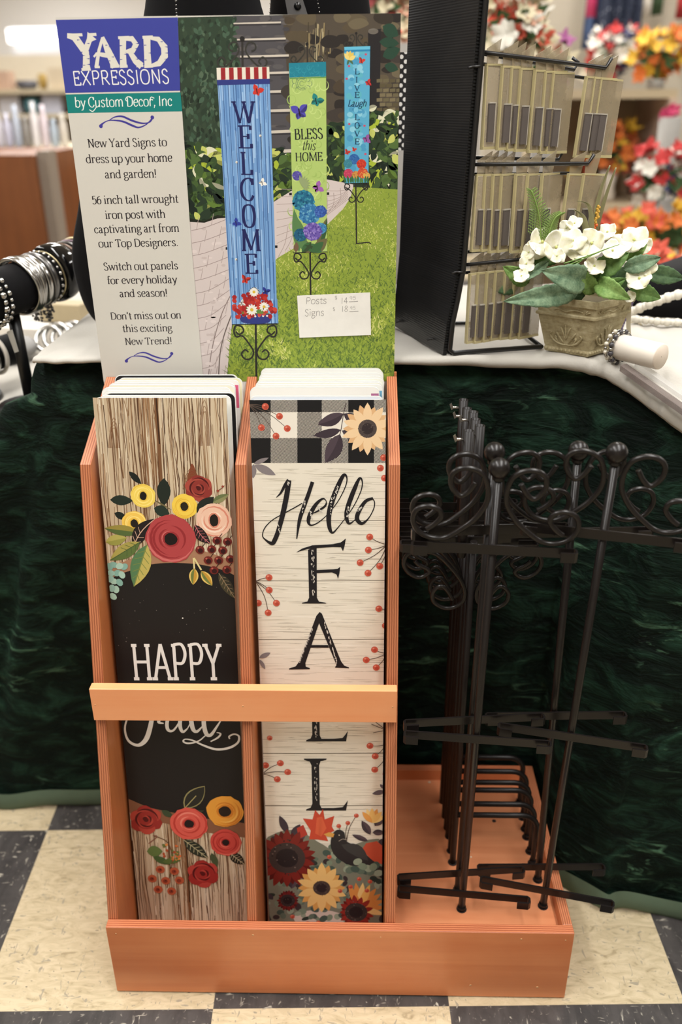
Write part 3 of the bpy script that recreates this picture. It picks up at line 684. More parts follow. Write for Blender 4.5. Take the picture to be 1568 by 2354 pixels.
# the word below the rail, brush script
def cx(x, y): return (180+x/2.0103, 1540+y/2.0103)
def script(pts, wd, col=(236, 234, 228)): a.rib([cx(*p) for p in pts], [q/2.0103 for q in wd], col, 6)
script([(470, 150), (400, 160), (330, 150), (270, 170), (232, 215), (216, 270), (232, 325), (275, 347), (310, 325), (330, 275), (345, 200), (356, 130)], [5, 9, 10, 9, 8, 9, 12, 16, 22, 22, 18, 10])
script([(320, 190), (372, 190), (380, 215), (372, 240), (395, 246)], [10, 10, 14, 14, 6]); script([(472, 205), (440, 200), (412, 235), (415, 275), (440, 278), (470, 235), (478, 200), (470, 250), (482, 285), (505, 270)], [8, 12, 16, 16, 10, 8, 14, 18, 14, 6])
script([(505, 270), (545, 190), (556, 130), (536, 140), (522, 215), (530, 270), (548, 284), (572, 262)], [5, 6, 8, 14, 20, 20, 14, 6]); script([(572, 262), (600, 190), (610, 120), (592, 140), (580, 230), (590, 290), (612, 300), (640, 262), (658, 234)], [5, 6, 8, 14, 20, 20, 16, 10, 6])
script([(590, 300), (555, 328), (510, 338), (486, 330), (495, 319), (530, 325), (580, 348), (640, 366), (700, 358), (738, 334), (742, 305), (720, 296), (698, 306), (700, 318)], [5, 7, 9, 8, 6, 8, 10, 12, 12, 10, 9, 8, 8, 6])
script([(612, 330), (645, 312), (658, 294), (640, 288)], [6, 9, 8, 4])
# lower bouquet
a.up(); a.leaf((424, 1858), (471, 1806), 44, (150, 142, 96)); a.up(); a.leaf((426, 1856), (470, 1808), 38, (42, 42, 37), vein=(176, 166, 110)); a.leaf((372, 1862), (398, 1878), 18, (60, 74, 52)); a.leaf((470, 1862), (392, 1888), 22, (58, 60, 46)); a.up()
poppy(517, 1865, 42, (226, 158, 62), (240, 186, 92), (206, 128, 44), (40, 30, 24), 15, 14)
rose(336, 1884, 36, (150, 48, 42), (178, 70, 58), (84, 24, 24)); poppy(435, 1893, 43, (214, 92, 80), (232, 134, 118), (186, 62, 54), (34, 24, 26), 11.5, 11, 9)
a.leaf((423, 1930), (478, 1972), 34, (42, 48, 38), vein=(186, 178, 140)); a.leaf((528, 1960), (562, 1986), 30, (38, 38, 32), vein=(200, 190, 156)); a.up()
poppy(519, 1936, 36, (198, 74, 66), (220, 112, 98), (168, 48, 44), (32, 22, 24), 8.5, 8.5, 8)
a.leaf((486, 1960), (500, 1992), 18, (70, 80, 54)); a.leaf((338, 1956), (374, 1956), 34, (96, 116, 64)); a.leaf((352, 1968), (392, 1986), 20, (70, 92, 52)); a.leaf((374, 1980), (416, 1976), 18, (86, 104, 56)); a.up()
rose(467, 2008, 35, (154, 46, 42), (178, 66, 58), (88, 24, 26))
for i in range(26): a.ell(random.uniform(374, 416), random.uniform(1940, 1976), 4, 3, random.choice(((206, 108, 58), (220, 140, 76), (166, 76, 44), (98, 110, 60))), random.uniform(0, 3), n=8, jit=1)
a.rib([(352, 1920), (386, 1936), (396, 1980), (384, 2040)], 2, (104, 74, 48), 4); a.rib([(342, 1938), (362, 1922), (352, 1920)], 2, (130, 80, 66), 3)
for x, y in ((380, 920), (343, 962), (405, 972), (445, 928), (468, 970), (370, 1012), (432, 1020)):
    X, Y = cx(x, y); a.up(); a.ell(X, Y, 10.5, col=(178, 88, 58), n=14); a.up(); a.ell(X-1, Y+1, 5.5, col=(132, 56, 40), n=10); a.ell(X, Y, 2, col=(66, 34, 26), n=6); a.L -= 2
a.build('printed_design', front_left, sign_frame(SW))
# ------------------------------------------------------------------ art of the right front sign
w2 = .1515
a = Art(sheet_quad(front_right, w2, SH), w2, SH); a.k0 = a.scale(730, 1200)
a.uv([(.0007, .0007), (w2-.0007, .0007), (w2-.0007, SH-.0007), (.0007, SH-.0007)], (229, 222, 207)); a.up()
for i in range(1100):
    u = random.uniform(-.02, w2); v = random.uniform(.06, SH*.895); l = random.uniform(.006, .05); c = random.choice(((206, 198, 182), (212, 205, 190), (196, 188, 172), (240, 234, 222), (184, 176, 162), (202, 194, 176)))
    a.ribuv([(u, v), (u+l*.5, v+random.uniform(-.0004, .0004)), (u+l, v)], [.0002, random.uniform(.0004, .0012), .0002], c, 1)
a.up()
for y, c in ((1197, 150), (1335, 140), (1470, 140), (1601, 140), (1731.5, 120), (1852, 132)):
    a.rib([(560, y), (720, y+.6), (900, y-.6)], 2.2, (c, c-8, c-22)); a.rib([(560, y+2.6), (900, y+1.8)], 1.2, (236, 230, 216))
a.up()
XS = [566, 622.5, 683.5, 740, 800.5, 860, 900]; YS = [918, 947.5, 1007, 1064.4]
for i in range(6):
    for j in range(3):
        q = [(XS[i], YS[j]), (XS[i+1], YS[j]), (XS[i+1], YS[j+1]), (XS[i], YS[j+1])]
        blackc, blackr = i % 2 == 0, j % 2 == 0
        a.poly(q, (26, 26, 28) if blackc and blackr else (232, 226, 214))
        if blackc != blackr:
            a.up(); x0, x1, y0, y1 = XS[i], XS[i+1], YS[j], YS[j+1]; step = 3.3; k = -(y1-y0)
            while k < x1-x0:
                xa, ya, xb, yb = x0+k, y1, x0+k+(y1-y0), y0
                if xa < x0: ya -= (x0-xa); xa = x0
                if xb > x1: yb += (xb-x1); xb = x1
                if xb-xa > .5: a.rib([(xa, ya), (xb, yb)], 1.55, (44, 42, 44))
                k += step
            a.L -= 1
a.up(); a.up()
PL = (62, 52, 60)
def berry(x, y, r=8, c=(198, 92, 72)):
    a.up(); a.ell(x, y, r, col=c, n=14); a.up(); a.ell(x+.16*r, y+.25*r, r*.55, r*.5, (176, 72, 56), n=10, jit=1); a.ell(x-r*.3, y-r*.35, r*.3, r*.25, (226, 140, 120), n=8); a.L -= 2
def twig(root, ends, r=8, c=(88, 74, 66)):
    for e in ends:
        a.rib([root, ((root[0]+e[0])/2+(e[1]-root[1])*.08, (root[1]+e[1])/2-(e[0]-root[0])*.05), e], [1.8, 1.5, 1.2], c, 4)
    for e in ends: berry(e[0], e[1], r)
twig((572, 930), [(610, 934.5), (642.6, 957), (601, 983), (660.5, 985), (634.6, 1002.5)])
def flower(x, y, disc, rad, n, c1, c2, dc=(78, 68, 66), dc2=(52, 44, 46), w=None, a0=0):
    for lay, cc in ((0, c2), (1, c1)):
        for i in range(n):
            t = a0+2*math.pi*(i+.5*lay)/n; rr = rad*(1 if lay else .93)*random.uniform(.92, 1.06)
            a.leaf((x+disc*.55*math.cos(t), y+disc*.55*math.sin(t)), (x+rr*math.cos(t), y+rr*math.sin(t)), w or rad*.42, cc, 1)
        a.up()
    a.ell(x, y, disc, col=dc, n=22); a.up(); a.ell(x, y, disc*.62, col=dc2, n=16)
    for i in range(40):
        t = random.uniform(0, 6.28); q = disc*random.random()**.5; a.ell(x+q*math.cos(t), y+q*math.sin(t), disc*.05, col=random.choice((dc, dc2, (110, 96, 90))), n=6, jit=1)
    a.up()
a.rib([(796, 926), (790, 951), (784, 988), (780, 1002)], 1.8, (70, 58, 60), 4)
for p, q, w_ in (((790, 951), (730, 976), 27), ((784, 988), (720, 1001), 20), ((782, 998), (748, 1064), 36), ((790, 951), (830, 980), 22), ((786, 990), (832, 1016), 22)): a.leaf(p, q, w_, PL, 1, .04, half=(78, 66, 74))
a.up(); flower(845, 985.6, 21.5, 59, 10, (238, 206, 164), (222, 178, 130), w=19)
for p, q, w_ in (((583, 1067), (618, 1052), 10), ((585, 1069), (634, 1092), 19), ((583, 1067), (582, 1100), 14)): a.leaf(p, q, w_, (132, 124, 126), 1)
berry(882, 1052); berry(874.6, 1076); berry(884, 1099)
INK = (30, 28, 32)
def c5(x, y): return (540+x/3.3619, 880+y/3.3619)
def brush(pts, wd): a.rib([c5(*p) for p in pts], [q/3.3619 for q in wd], INK, 7)
a.L = 40
brush([(320, 885), (355, 850), (388, 790), (418, 752)], [4, 16, 24, 34]); brush([(418, 752), (402, 860), (376, 990), (340, 1130), (308, 1215), (285, 1240), (240, 1215), (214, 1180), (232, 1120), (290, 1060), (380, 1008), (460, 965), (520, 930)], [38, 40, 40, 36, 36, 30, 14, 8, 8, 7, 8, 8, 8])
brush([(600, 765), (572, 850), (536, 950), (500, 1060), (478, 1205)], [28, 30, 32, 28, 8])
brush([(600, 1010), (650, 985), (698, 950), (706, 915), (680, 895), (630, 935), (585, 1010), (568, 1070), (590, 1100), (650, 1075), (725, 1010)], [6, 14, 16, 6, 14, 26, 34, 26, 12, 8, 6])
brush([(725, 1010), (800, 910), (855, 800), (866, 735), (842, 712), (800, 790), (750, 920), (726, 1030), (732, 1120), (755, 1158), (795, 1120), (850, 1050)], [6, 7, 8, 10, 24, 36, 40, 38, 30, 16, 8, 6])
brush([(850, 1050), (920, 950), (976, 830), (984, 760), (962, 740), (920, 830), (876, 950), (862, 1030), (880, 1085), (915, 1070), (950, 1030)], [6, 7, 8, 10, 20, 34, 36, 32, 20, 8, 6])
brush([(1068, 892), (1010, 915), (960, 990), (944, 1050), (980, 1086), (1030, 1050), (1070, 980), (1080, 925), (1062, 890)], [22, 26, 32, 34, 26, 10, 8, 8, 8])
def serif_F():
    P5 = lambda L: [c5(*p) for p in L]
    a.poly(P5([(566, 1290), (632, 1262), (634, 1660), (650, 1690), (700, 1698), (708, 1705), (518, 1705), (520, 1698), (560, 1690), (574, 1660)]), INK)
    a.poly(P5([(474, 1310), (520, 1280), (600, 1255), (760, 1246), (820, 1232), (858, 1202), (848, 1260), (836, 1300), (820, 1270), (760, 1268), (640, 1276), (560, 1284)]), INK)
    a.poly(P5([(630, 1446), (760, 1440), (796, 1436), (814, 1420), (808, 1470), (798, 1515), (786, 1480), (750, 1464), (630, 1470)]), INK)
def serif_A():
    P5 = lambda L: [c5(*p) for p in L]
    a.poly(P5([(655, 1770), (672, 1782), (820, 2150), (846, 2185), (882, 2198), (882, 2205), (774, 2200), (776, 2192), (786, 2180), (640, 1830)]), INK)
    a.poly(P5([(655, 1770), (660, 1830), (545, 2165), (548, 2192), (580, 2204), (578, 2212), (418, 2215), (420, 2206), (470, 2190), (500, 2150), (630, 1800)]), INK)
    a.poly(P5([(572, 2026), (720, 2026), (728, 2046), (566, 2046)]), INK)
def serif_L(y0, y1):
    x = lambda q: 180+q/2.0103
    h = y1-y0
    a.poly([(x(1043), y0), (x(1148), y0), (x(1146), y0+3), (x(1120), y0+6), (x(1113), y0+16), (x(1116), y1-14), (x(1124), y1-6), (x(1180), y1-6), (x(1222), y1-8), (x(1238), y1-18), (x(1246), y1-24), (x(1238), y1), (x(1052), y1), (x(1054), y1-3), (x(1074), y1-7), (x(1082), y1-16), (x(1078), y0+16), (x(1070), y0+7), (x(1044), y0+3)], INK)
a.up(); serif_F(); serif_A(); serif_L(1586, 1704); serif_L(1743.5, 1863); a.up()
CR = (206, 200, 190)
for i in range(130):                                      # dry brush marks in the lettering
    x, y = random.choice([(random.uniform(590, 616), random.uniform(1270, 1640)), (random.uniform(690, 790), 0), (random.uniform(500, 600), 0)])
    if y == 0:
        y = 1850+(x-690)*3.1+random.uniform(-14, 14) if x > 650 else 2150-(x-500)*2.5+random.uniform(-14, 14)
    p = c5(x, y); a.ell(p[0], p[1], .9, random.uniform(1, 4), CR, .1, n=6, jit=1)
for (x0, y0, x1, y1) in ((748, 890, 742, 1040), (800, 800, 760, 900), (585, 990, 600, 1060), (330, 1060, 350, 1160), (875, 960, 868, 1040), (950, 990, 980, 960), (540, 900, 525, 1000), (640, 960, 670, 1000), (420, 760, 410, 790)):
    for i in range(16):
        t = random.random(); p = c5(x0+(x1-x0)*t+random.uniform(-7, 7), y0+(y1-y0)*t); a.ell(p[0], p[1], 1.0, random.uniform(.8, 3), CR, .3, n=6, jit=1)
for i in range(40): a.ell(180+random.uniform(1092, 1104)/2.0103, random.choice((random.uniform(1655, 1695), random.uniform(1755, 1850))), .9, random.uniform(1, 5), CR, n=6, jit=1)
a.L = 50
twig((890, 1252), [(850, 1234), (847, 1264), (828, 1293), (873, 1301), (846, 1317)]); twig((588, 1336), [(618.6, 1327), (619, 1356), (635.6, 1386), (616.6, 1408)]); berry(594, 1386)
twig((890, 1400), [(871, 1399)]); berry(886, 1438); twig((889, 1502), [(861, 1493), (842, 1516.5), (865, 1534)])
for p, q, w_ in (((596, 1512), (622, 1500), 12), ((597, 1516), (610, 1538), 9)): a.leaf(p, q, w_, (132, 124, 126), 1)
c6 = cx
twig(c6(1420, 345), [c6(1348, 350), c6(1372, 398)]); twig(c6(1422, 400), [c6(1370, 460)]); twig(c6(850, 480), [c6(934, 430), c6(968, 471), c6(920, 504), c6(866, 440)]); berry(*c6(885, 314), 6.5, (206, 120, 100)); berry(*c6(1418, 480), 6)
for q in ((1340, 215), (1355, 250), (1362, 290)): a.rib([c6(1416, 250+q[1]*.1), c6(*q)], 1.4, (80, 66, 60))
for p, q, w_ in ((c6(1418, 560), c6(1358, 572), 14), (c6(1416, 548), c6(1394, 528), 9)): a.leaf(p, q, w_, (96, 84, 92), 1)
# bouquet at the foot
a.L = 56
EU = [(96, 112, 98), (122, 138, 118), (70, 88, 80), (146, 158, 138)]
a.sm([c6(860, 830), c6(900, 760), c6(1010, 740), c6(1120, 800), c6(1200, 830), c6(1420, 800), c6(1430, 1200), c6(850, 1200)], (122, 124, 108)); a.up()
a.ell(735, 2112, 60, 26, (206, 192, 180)); a.up()
for i in range(170):
    X, Y = c6(random.uniform(860, 1425), random.uniform(815, 1150)); a.ell(X, Y, random.uniform(6, 12), random.uniform(5, 9), random.choice(EU+[(58, 50, 52), (44, 56, 50)]), random.uniform(0, 3), n=10, jit=1)
a.up()
for p, q, w_ in (((968, 755), (930, 672), 20), ((985, 770), (1026, 712), 20), ((960, 790), (890, 770), 18), ((1350, 760), (1310, 695), 20), ((1370, 720), (1412, 672), 22), ((1340, 790), (1265, 760), 15), ((1360, 750), (1415, 750), 18), ((1010, 800), (1050, 745), 18), ((1390, 810), (1425, 780), 22), ((900, 1060), (870, 1030), 16), ((985, 1010), (1000, 960), 18)): a.leaf(c6(*p), c6(*q), w_, (64, 54, 62), 1, half=(84, 70, 78))
a.up()
mx, my = 734.6, 1903
a.poly([(mx-38, my-22), (mx-16, my-20), (mx-10, my-42), (mx, my-30), (mx+8, my-44), (mx+12, my-20), (mx+34, my-28), (mx+28, my-4), (mx+34, my+6), (mx+14, my+16), (mx+20, my+30), (mx-4, my+26), (mx-24, my+26), (mx-20, my+6)], (196, 74, 52))
a.poly([(mx-6, my-24), (mx+6, my-26), (mx+16, my), (mx+4, my+20), (mx-10, my+12)], (214, 98, 66)); a.up()
a.poly([c6(1330, 800), c6(1380, 790), c6(1425, 830), c6(1425, 905), c6(1360, 880), c6(1310, 830)], (190, 78, 54)); a.poly([c6(1010, 730), c6(1040, 715), c6(1060, 760), c6(1020, 780)], (176, 62, 50)); a.up()
for i in range(6): t = -2.3+i*.36; a.leaf(c6(1358, 705), (c6(1358, 705)[0]+34*math.cos(t), c6(1358, 705)[1]+34*math.sin(t)), 15, random.choice(((234, 190, 112), (226, 160, 84), (240, 208, 140))), 1)
twig(c6(1240, 790), [c6(1204, 720), c6(1246, 706), c6(1285, 672)], 5.5); a.up()
flower(*c6(965, 868), 42, 68, 14, (122, 40, 34), (92, 28, 26), (64, 54, 52), (40, 34, 36), 22); a.up()
CROW = (44, 42, 44)
a.sm([c6(1172, 765), c6(1196, 738), c6(1228, 748), c6(1240, 790), c6(1290, 815), c6(1350, 870), c6(1418, 925), c6(1420, 968), c6(1370, 940), c6(1330, 900), c6(1270, 905), c6(1200, 870), c6(1168, 820)], CROW)
a.poly([c6(1134, 758), c6(1160, 748), c6(1184, 756), c6(1178, 772), c6(1150, 768)], (214, 158, 80)); a.up()
a.leaf(c6(1216, 806), c6(1340, 880), 34, (60, 60, 60), 0, .1); a.rib([c6(1204, 790), c6(1222, 780), c6(1240, 784)], 1.5, (160, 150, 140), 3); a.ell(*c6(1206, 762), 1.6, col=(200, 190, 170)); a.up()
for i in range(12): X, Y = c6(1255+i*12, 905+random.uniform(-24, 34)); a.ell(X, Y, 11, 9, EU[i % 4], random.uniform(0, 3), n=12, jit=1)
a.up(); flower(*c6(968, 1064), 17, 26, 11, (112, 36, 34), (80, 26, 28), (56, 46, 46), (36, 30, 32), 10)
for i in range(9): t = -2.0+i*.28; a.leaf(c6(1300, 1100), (c6(1300, 1100)[0]+60*math.cos(t), c6(1300, 1100)[1]+60*math.sin(t)), 20, random.choice(((228, 176, 96), (214, 142, 74), (236, 200, 130))), 1)
flower(*c6(1284, 1118), 26, 40, 13, (142, 46, 38), (104, 32, 30), (58, 50, 48), (38, 32, 34), 15)
flower(*c6(1125, 1006), 20, 57, 10, (234, 192, 122), (216, 160, 88), (72, 60, 56), (46, 38, 40), 24)
for q in ((1298, 964), (1348, 976), (1210, 1020), (1334, 1018), (990, 1138), (1060, 1168), (1110, 1165), (968, 1176), (1160, 862), (1258, 1000)): berry(*c6(*q), 5.5)
a.build('printed_design', front_right, sign_frame(w2))
# ------------------------------------------------------------------ header poster board
HY = .3018
hx0, hx1, hz1, hz0 = -.0046, .3602, 1.1368, .1045
HW, HV = hx1-hx0, 1.1368-.738                             # printed part worked out from the foot line behind the panels up
header = thing('header_board', ((hx0+hx1)/2, HY+.001, hz0), 'tall printed poster board behind the sign panels showing three garden signs', 'sign board')
b = MB(); b.prism([(u+hx0, HY, v+hz0) for u, v in rrect(HW, hz1-hz0, .005)], (0, .002, 0)); b.build('board', EDGE, header)
hq = [pr((hx0, HY, hz1)), pr((hx1, HY, hz1)), pr((hx1, HY, .738)), pr((hx0, HY, .738))]
a = Art(hq, HW, HV); a.k0 = a.scale(500, 450)
WHT = (211, 208, 200)
EDG = [(409, 40), (414, 208), (419, 256), (440, 560), (467, 862), (468, 880)]           # right edge of the white column
a.uv([(u, v) for u, v in clip_poly([(p[0], p[1]-(hz1-hz0)+HV) for p in rrect(HW, hz1-hz0, .005)], HW, HV)], WHT); a.up()
# --- garden photograph
pic = [(409, 40), (930, 28), (912, 882), (468, 884)]+EDG[::-1][1:-1]
a.poly(pic, (62, 66, 58)); a.up()
a.poly([(409, 40), (545, 38), (548, 130), (560, 350), (430, 360), (419, 256)], (50, 66, 52)); a.poly([(536, 36), (670, 36), (672, 380), (560, 400), (552, 140)], (82, 80, 84)); a.poly([(650, 34), (930, 28), (926, 300), (672, 330)], (84, 76, 66)); a.up()
for i in range(420):                                       # ivy
    x, y = random.uniform(405, 548), random.uniform(38, 340); l = random.uniform(9, 20); t = random.uniform(.9, 2.3)
    a.leaf((x, y), (x+l*math.cos(t), y+l*math.sin(t)), l*.5, random.choice(((60, 84, 66), (44, 60, 48), (72, 96, 78), (38, 50, 40), (56, 72, 56), (84, 104, 84))), 1)
a.up()
for i in range(70): a.ell(random.uniform(545, 668), random.uniform(40, 390), random.uniform(5, 18), random.uniform(2, 6), random.choice(((92, 90, 92), (72, 70, 74), (98, 94, 94))), n=10, jit=1)
a.up()
for y, x0, x1, th in ((53, 537, 646, 3.4), (90, 545, 657, 4), (129, 552, 664, 4.4), (168, 556, 668, 4.6), (211, 560, 670, 5), (255, 560, 670, 5.6), (303, 600, 670, 6.2), (348, 610, 670, 7)):
    a.rib([(x0, y+1.6), ((x0+x1)/2, y), (x1, y-1.6)], th, (206, 198, 186)); a.rib([(x0, y+th*.7+2), (x1, y-1.6+th*.7+2)], 3, (54, 52, 56))
a.up()
for i in range(95):                                        # stone wall
    x, y = random.uniform(662, 925), random.uniform(34, 330); r = random.uniform(9, 26)
    a.sm([(x+r*random.uniform(.7, 1.2)*math.cos(q*1.05), y+r*.72*random.uniform(.7, 1.1)*math.sin(q*1.05)) for q in range(6)], random.choice(((76, 66, 54), (58, 52, 46), (98, 88, 70), (110, 100, 80), (66, 60, 56), (88, 78, 62), (48, 44, 42))), 3, 1)
for i in range(26):
    x = random.uniform(700, 760); a.rib([(x, random.uniform(50, 90)), (x+random.uniform(-8, 8), random.uniform(100, 160))], random.uniform(1, 3.4), random.choice(((150, 134, 98), (120, 108, 84), (176, 164, 130), (70, 62, 50))), 0, 1)
a.up(); a.poly([(846, 70), (876, 66), (872, 300), (848, 300)], (42, 40, 42)); a.ell(858, 72, 12, 6, (120, 114, 106)); a.up()
for i in range(9):
    for q in range(4): a.poly([(866+q*15+(i % 2)*7, 182+i*11), (879+q*15+(i % 2)*7, 181+i*11), (879+q*15+(i % 2)*7, 189+i*11), (866+q*15+(i % 2)*7, 190+i*11)], random.choice(((108, 100, 76), (92, 84, 62), (122, 112, 86))), 1)
for p, q, w_ in (((880, 60), (916, 82), 26), ((872, 96), (918, 100), 20), ((880, 130), (920, 112), 24), ((884, 150), (916, 160), 18)): a.leaf(p, q, w_, (44, 72, 58), 1)
a.up()
# hostas
HO = [(196, 204, 110), (168, 186, 62), (96, 124, 56), (220, 220, 190), (70, 94, 52), (46, 66, 44), (36, 50, 40), (84, 110, 60), (58, 80, 48), (28, 40, 34), (42, 58, 44)]
def hosta(x0, x1, y0, y1, n, l0=20, l1=42):
    a.sm([(x0, y0+14), ((x0+x1)/2, y0+2), (x1, y0+14), (x1, y1), (x0, y1)], (40, 56, 40)); a.up()
    for i in range(n):
        x, y = random.uniform(x0-4, x1+4), y0+(y1-y0)*(i/n)+random.uniform(-12, 12); l = random.uniform(l0, l1); t = random.uniform(.1, 3.0); dark = (y-y0)/(y1-y0)
        c = random.choice(HO[:6] if random.random() > .35+dark*.6 else HO[4:])
        a.leaf((x, y-4), (x+l*math.cos(t), y+l*.75*math.sin(t)), l*.52, c, 1, random.uniform(-.12, .12), half=random.choice((c, tuple(int(q*.72) for q in c))))
    a.up()
hosta(430, 528, 340, 512, 170); hosta(628, 676, 350, 450, 60); hosta(752, 800, 280, 420, 60, 14, 28); hosta(848, 922, 256, 430, 150)
a.poly([(430, 500), (470, 508), (500, 494), (530, 500), (530, 512), (432, 516)], (34, 38, 30)); a.up()
# path
a.poly([(436, 510), (470, 512), (500, 502), (535, 500), (620, 470), (668, 440), (700, 420), (750, 412), (812, 424), (812, 446), (792, 480), (758, 512), (700, 556), (640, 592), (590, 640), (552, 700), (534, 740), (528, 800), (520, 884), (466, 884), (440, 560)], (214, 202, 200)); a.up()
for i in range(13):                                       # brick courses
    y = 522+i*29; x1 = 560-(i*5 if i > 4 else 0)
    a.rib([(440+i*1.5, y+8), (480+i, y-2), (x1, y-34+i*.5)], 1.3, (158, 142, 140), 5)
    for q in range(3):
        X = 452+i*2.4+q*34+(i % 2)*16; Y = y+5-q*9; a.rib([(X, Y), (X+5, Y-27)], 1.2, (170, 154, 152))
for i in range(9): a.rib([(640+i*16, 590-i*14), (655+i*16, 560-i*13), (662+i*15, 520-i*11)], 1.3, (172, 156, 152), 4)
for i in range(8): a.rib([(636, 560-i*18), (720+i*8, 516-i*11), (800, 458-i*4)], 1.2, (176, 160, 156), 4)
a.rib([(478, 878), (488, 800), (512, 716), (552, 640)], 1.8, (132, 116, 112), 6); a.rib([(502, 878), (508, 800), (530, 730), (562, 668)], 2.4, (104, 92, 88), 6)
for i in range(60): a.ell(random.uniform(445, 560), random.uniform(520, 860), random.uniform(3, 9), random.uniform(1.5, 4), random.choice(((224, 212, 210), (202, 188, 186))), n=8, jit=1)
a.up()
# lawn
lawn = [(522, 884), (527, 800), (536, 742), (556, 700), (592, 642), (638, 593), (675, 571), (700, 557), (755, 514), (789, 480), (806, 454), (812, 430), (860, 432), (922, 436), (915, 884)]
a.poly(lawn, (142, 162, 66)); a.up()
GC = [(160, 178, 70), (116, 140, 56), (186, 198, 90), (98, 122, 52), (200, 208, 112), (142, 162, 62), (84, 108, 56), (172, 186, 78), (214, 214, 136)]
def inside(x, y, P):
    c = False
    for i in range(len(P)):
        (x0, y0), (x1, y1) = P[i-1], P[i]
        if (y0 > y) != (y1 > y) and x < (x1-x0)*(y-y0)/(y1-y0)+x0: c = not c
    return c
for i in range(9000):
    x, y = random.uniform(520, 918), random.uniform(432, 872)
    if not inside(x, y, lawn): continue
    q = .35+(y-430)/440*.9; l = random.uniform(7, 16)*q; t = -math.pi/2+random.uniform(-1.2, 1.2)
    pn = math.sin(x*.045+1)*math.sin(y*.06)+math.sin(x*.02-y*.03)*.6+(520-y)*.0035
    cs = GC if abs(pn) < .3 else ([GC[2], GC[4], GC[8], GC[7], GC[0]] if pn > 0 else [GC[1], GC[3], GC[6], GC[5], GC[0]])
    a.poly([(x-1.7*q, y), (x+1.7*q, y), (x+l*math.cos(t), y+l*math.sin(t))], random.choice(cs), 1)
a.up()
# wrought iron of the pictured posts
IR = (44, 42, 42)
def mini_iron(x, y, k, low=False):
    s_ = 1 if low else -1
    for d in (-1, 1):
        a.rib([(x+d*k*q[0], y+s_*k*q[1]) for q in ((46, 17), (38, 24), (28, 17), (32, 6), (46, 4), (50, 18), (44, 30), (30, 28), (12, 50), (4, 66), (10, 80), (24, 82), (32, 70), (24, 60), (16, 66))], 3.2*k+.7, IR, 4)
def post(x, y, y2, k): a.rib([(x, y), (x+(y2-y)*.012, y2)], 4.2*k+.6, IR)
for (x, y, k) in ((558, 156, .95), (707, 145, .62), (820, 108, .45)):
    a.rib([(x, y), (x-1, y-66*k)], 5*k, (54, 52, 50)); a.ell(x-1, y-70*k, 6*k, col=(40, 38, 38))
    for d in (-1, 1): a.rib([(x-1+d*k*q[0], y-k*q[1]) for q in ((46, 8), (40, 16), (50, 26), (60, 14), (52, 2), (36, 6), (14, 30), (8, 46), (16, 62), (30, 58), (32, 46), (22, 40))], 3*k+.6, (58, 58, 54), 4)
post(588, 746, 872, 1); post(713, 580, 680, .8); post(818, 421, 559, .6); a.rib([(818, 560), (848, 557), (853, 561)], 2.4, IR)
mini_iron(587, 745, .98, 1); mini_iron(713, 580, .74, 1); mini_iron(819, 421, .53, 1); a.up()
for (x, y) in ((522, 571), (635, 567), (627, 378), (668, 446), (754, 445)): a.poly([(x-3, y-3), (x+3, y-3), (x+3, y+3), (x-3, y+3)], (34, 34, 38))
a.rib([(533, 745), (638, 744)], 4, IR); a.rib([(674, 580), (752, 578)], 3.2, IR); a.rib([(792, 421), (848, 420)], 2.6, IR); a.up()
def butterfly(x, y, r, c, t=0.3, body=(40, 32, 36)):
    for (ang, l, w_) in ((t-.5, 1, .62), (t-2.3, 1, .62), (t+.9, .7, .5), (t+2.2, .7, .5)):
        a.leaf((x, y), (x+r*l*math.cos(ang), y+r*l*math.sin(ang)), r*w_, c, 1, half=tuple(int(q*.72) for q in c))
    a.up(); a.rib([(x-r*.1, y-r*.35), (x+r*.05, y+r*.4)], r*.12, body); a.L -= 1
# WELCOME panel
a.poly([(498, 156), (619, 153.5), (638, 743), (533, 745)], (120, 164, 216)); a.up()
def lerp(p, q, t): return (p[0]+(q[0]-p[0])*t, p[1]+(q[1]-p[1])*t)
for i in range(130):
    t = random.random(); s0 = random.random(); s1 = s0+random.uniform(.05, .25)
    p = lerp(lerp((498, 156), (619, 154), t), lerp((533, 745), (638, 743), t), min(s0, 1)); q = lerp(lerp((498, 156), (619, 154), t), lerp((533, 745), (638, 743), t), min(s1, 1))
    a.rib([p, q], random.uniform(1, 5), random.choice(((140, 182, 228), (106, 150, 206), (160, 196, 236), (94, 138, 196))), 0, 1)
a.up()
for t in (.02, .1, .2, .3, .345, .44, .53, .61, .70, .785, .87, .95): a.rib([lerp((498, 156), (619, 154), t), lerp((533, 745), (638, 743), t)], 1.5, (58, 94, 152))
a.up()
a.poly([(498, 156), (619, 153.5), (620, 181), (499, 183.6)], (232, 226, 212)); a.up()
for i in range(6): x = 507.5+i*19; a.poly([(x, 156-i*.35), (x+10.5, 155.8-i*.35), (x+11.3, 183-i*.4), (x+.8, 183.4-i*.4)], (156, 44, 50))
a.poly([(499, 183.6), (620, 181), (620.5, 193), (499.5, 196)], (52, 62, 132)); a.up()
NV = (36, 40, 92)
for (ch, x0, x1, bl, h) in (('W', 536, 587, 283, 35), ('E', 548, 582, 341, 37), ('L', 554, 582, 402, 37), ('C', 553, 586, 461, 36), ('O', 557, 590, 522, 36), ('M', 556, 600, 577, 35), ('E', 564, 594, 629, 32)):
    a.text(x0, x1, bl, h, ch, NV, 1.0, .2, .08)
butterfly(591, 209, 17, (206, 58, 48)); butterfly(543, 513, 13, (50, 66, 158), .7); butterfly(603, 420, 12, (240, 240, 236), .9); butterfly(564, 643, 14, (204, 58, 46), .2)
for (x, y) in ((544, 373), (598.5, 312), (543, 596)): a.ell(x, y, 2.6, col=(236, 232, 220)); a.ell(x+1.4, y+1.4, 1.4, col=(110, 100, 96), jit=1)
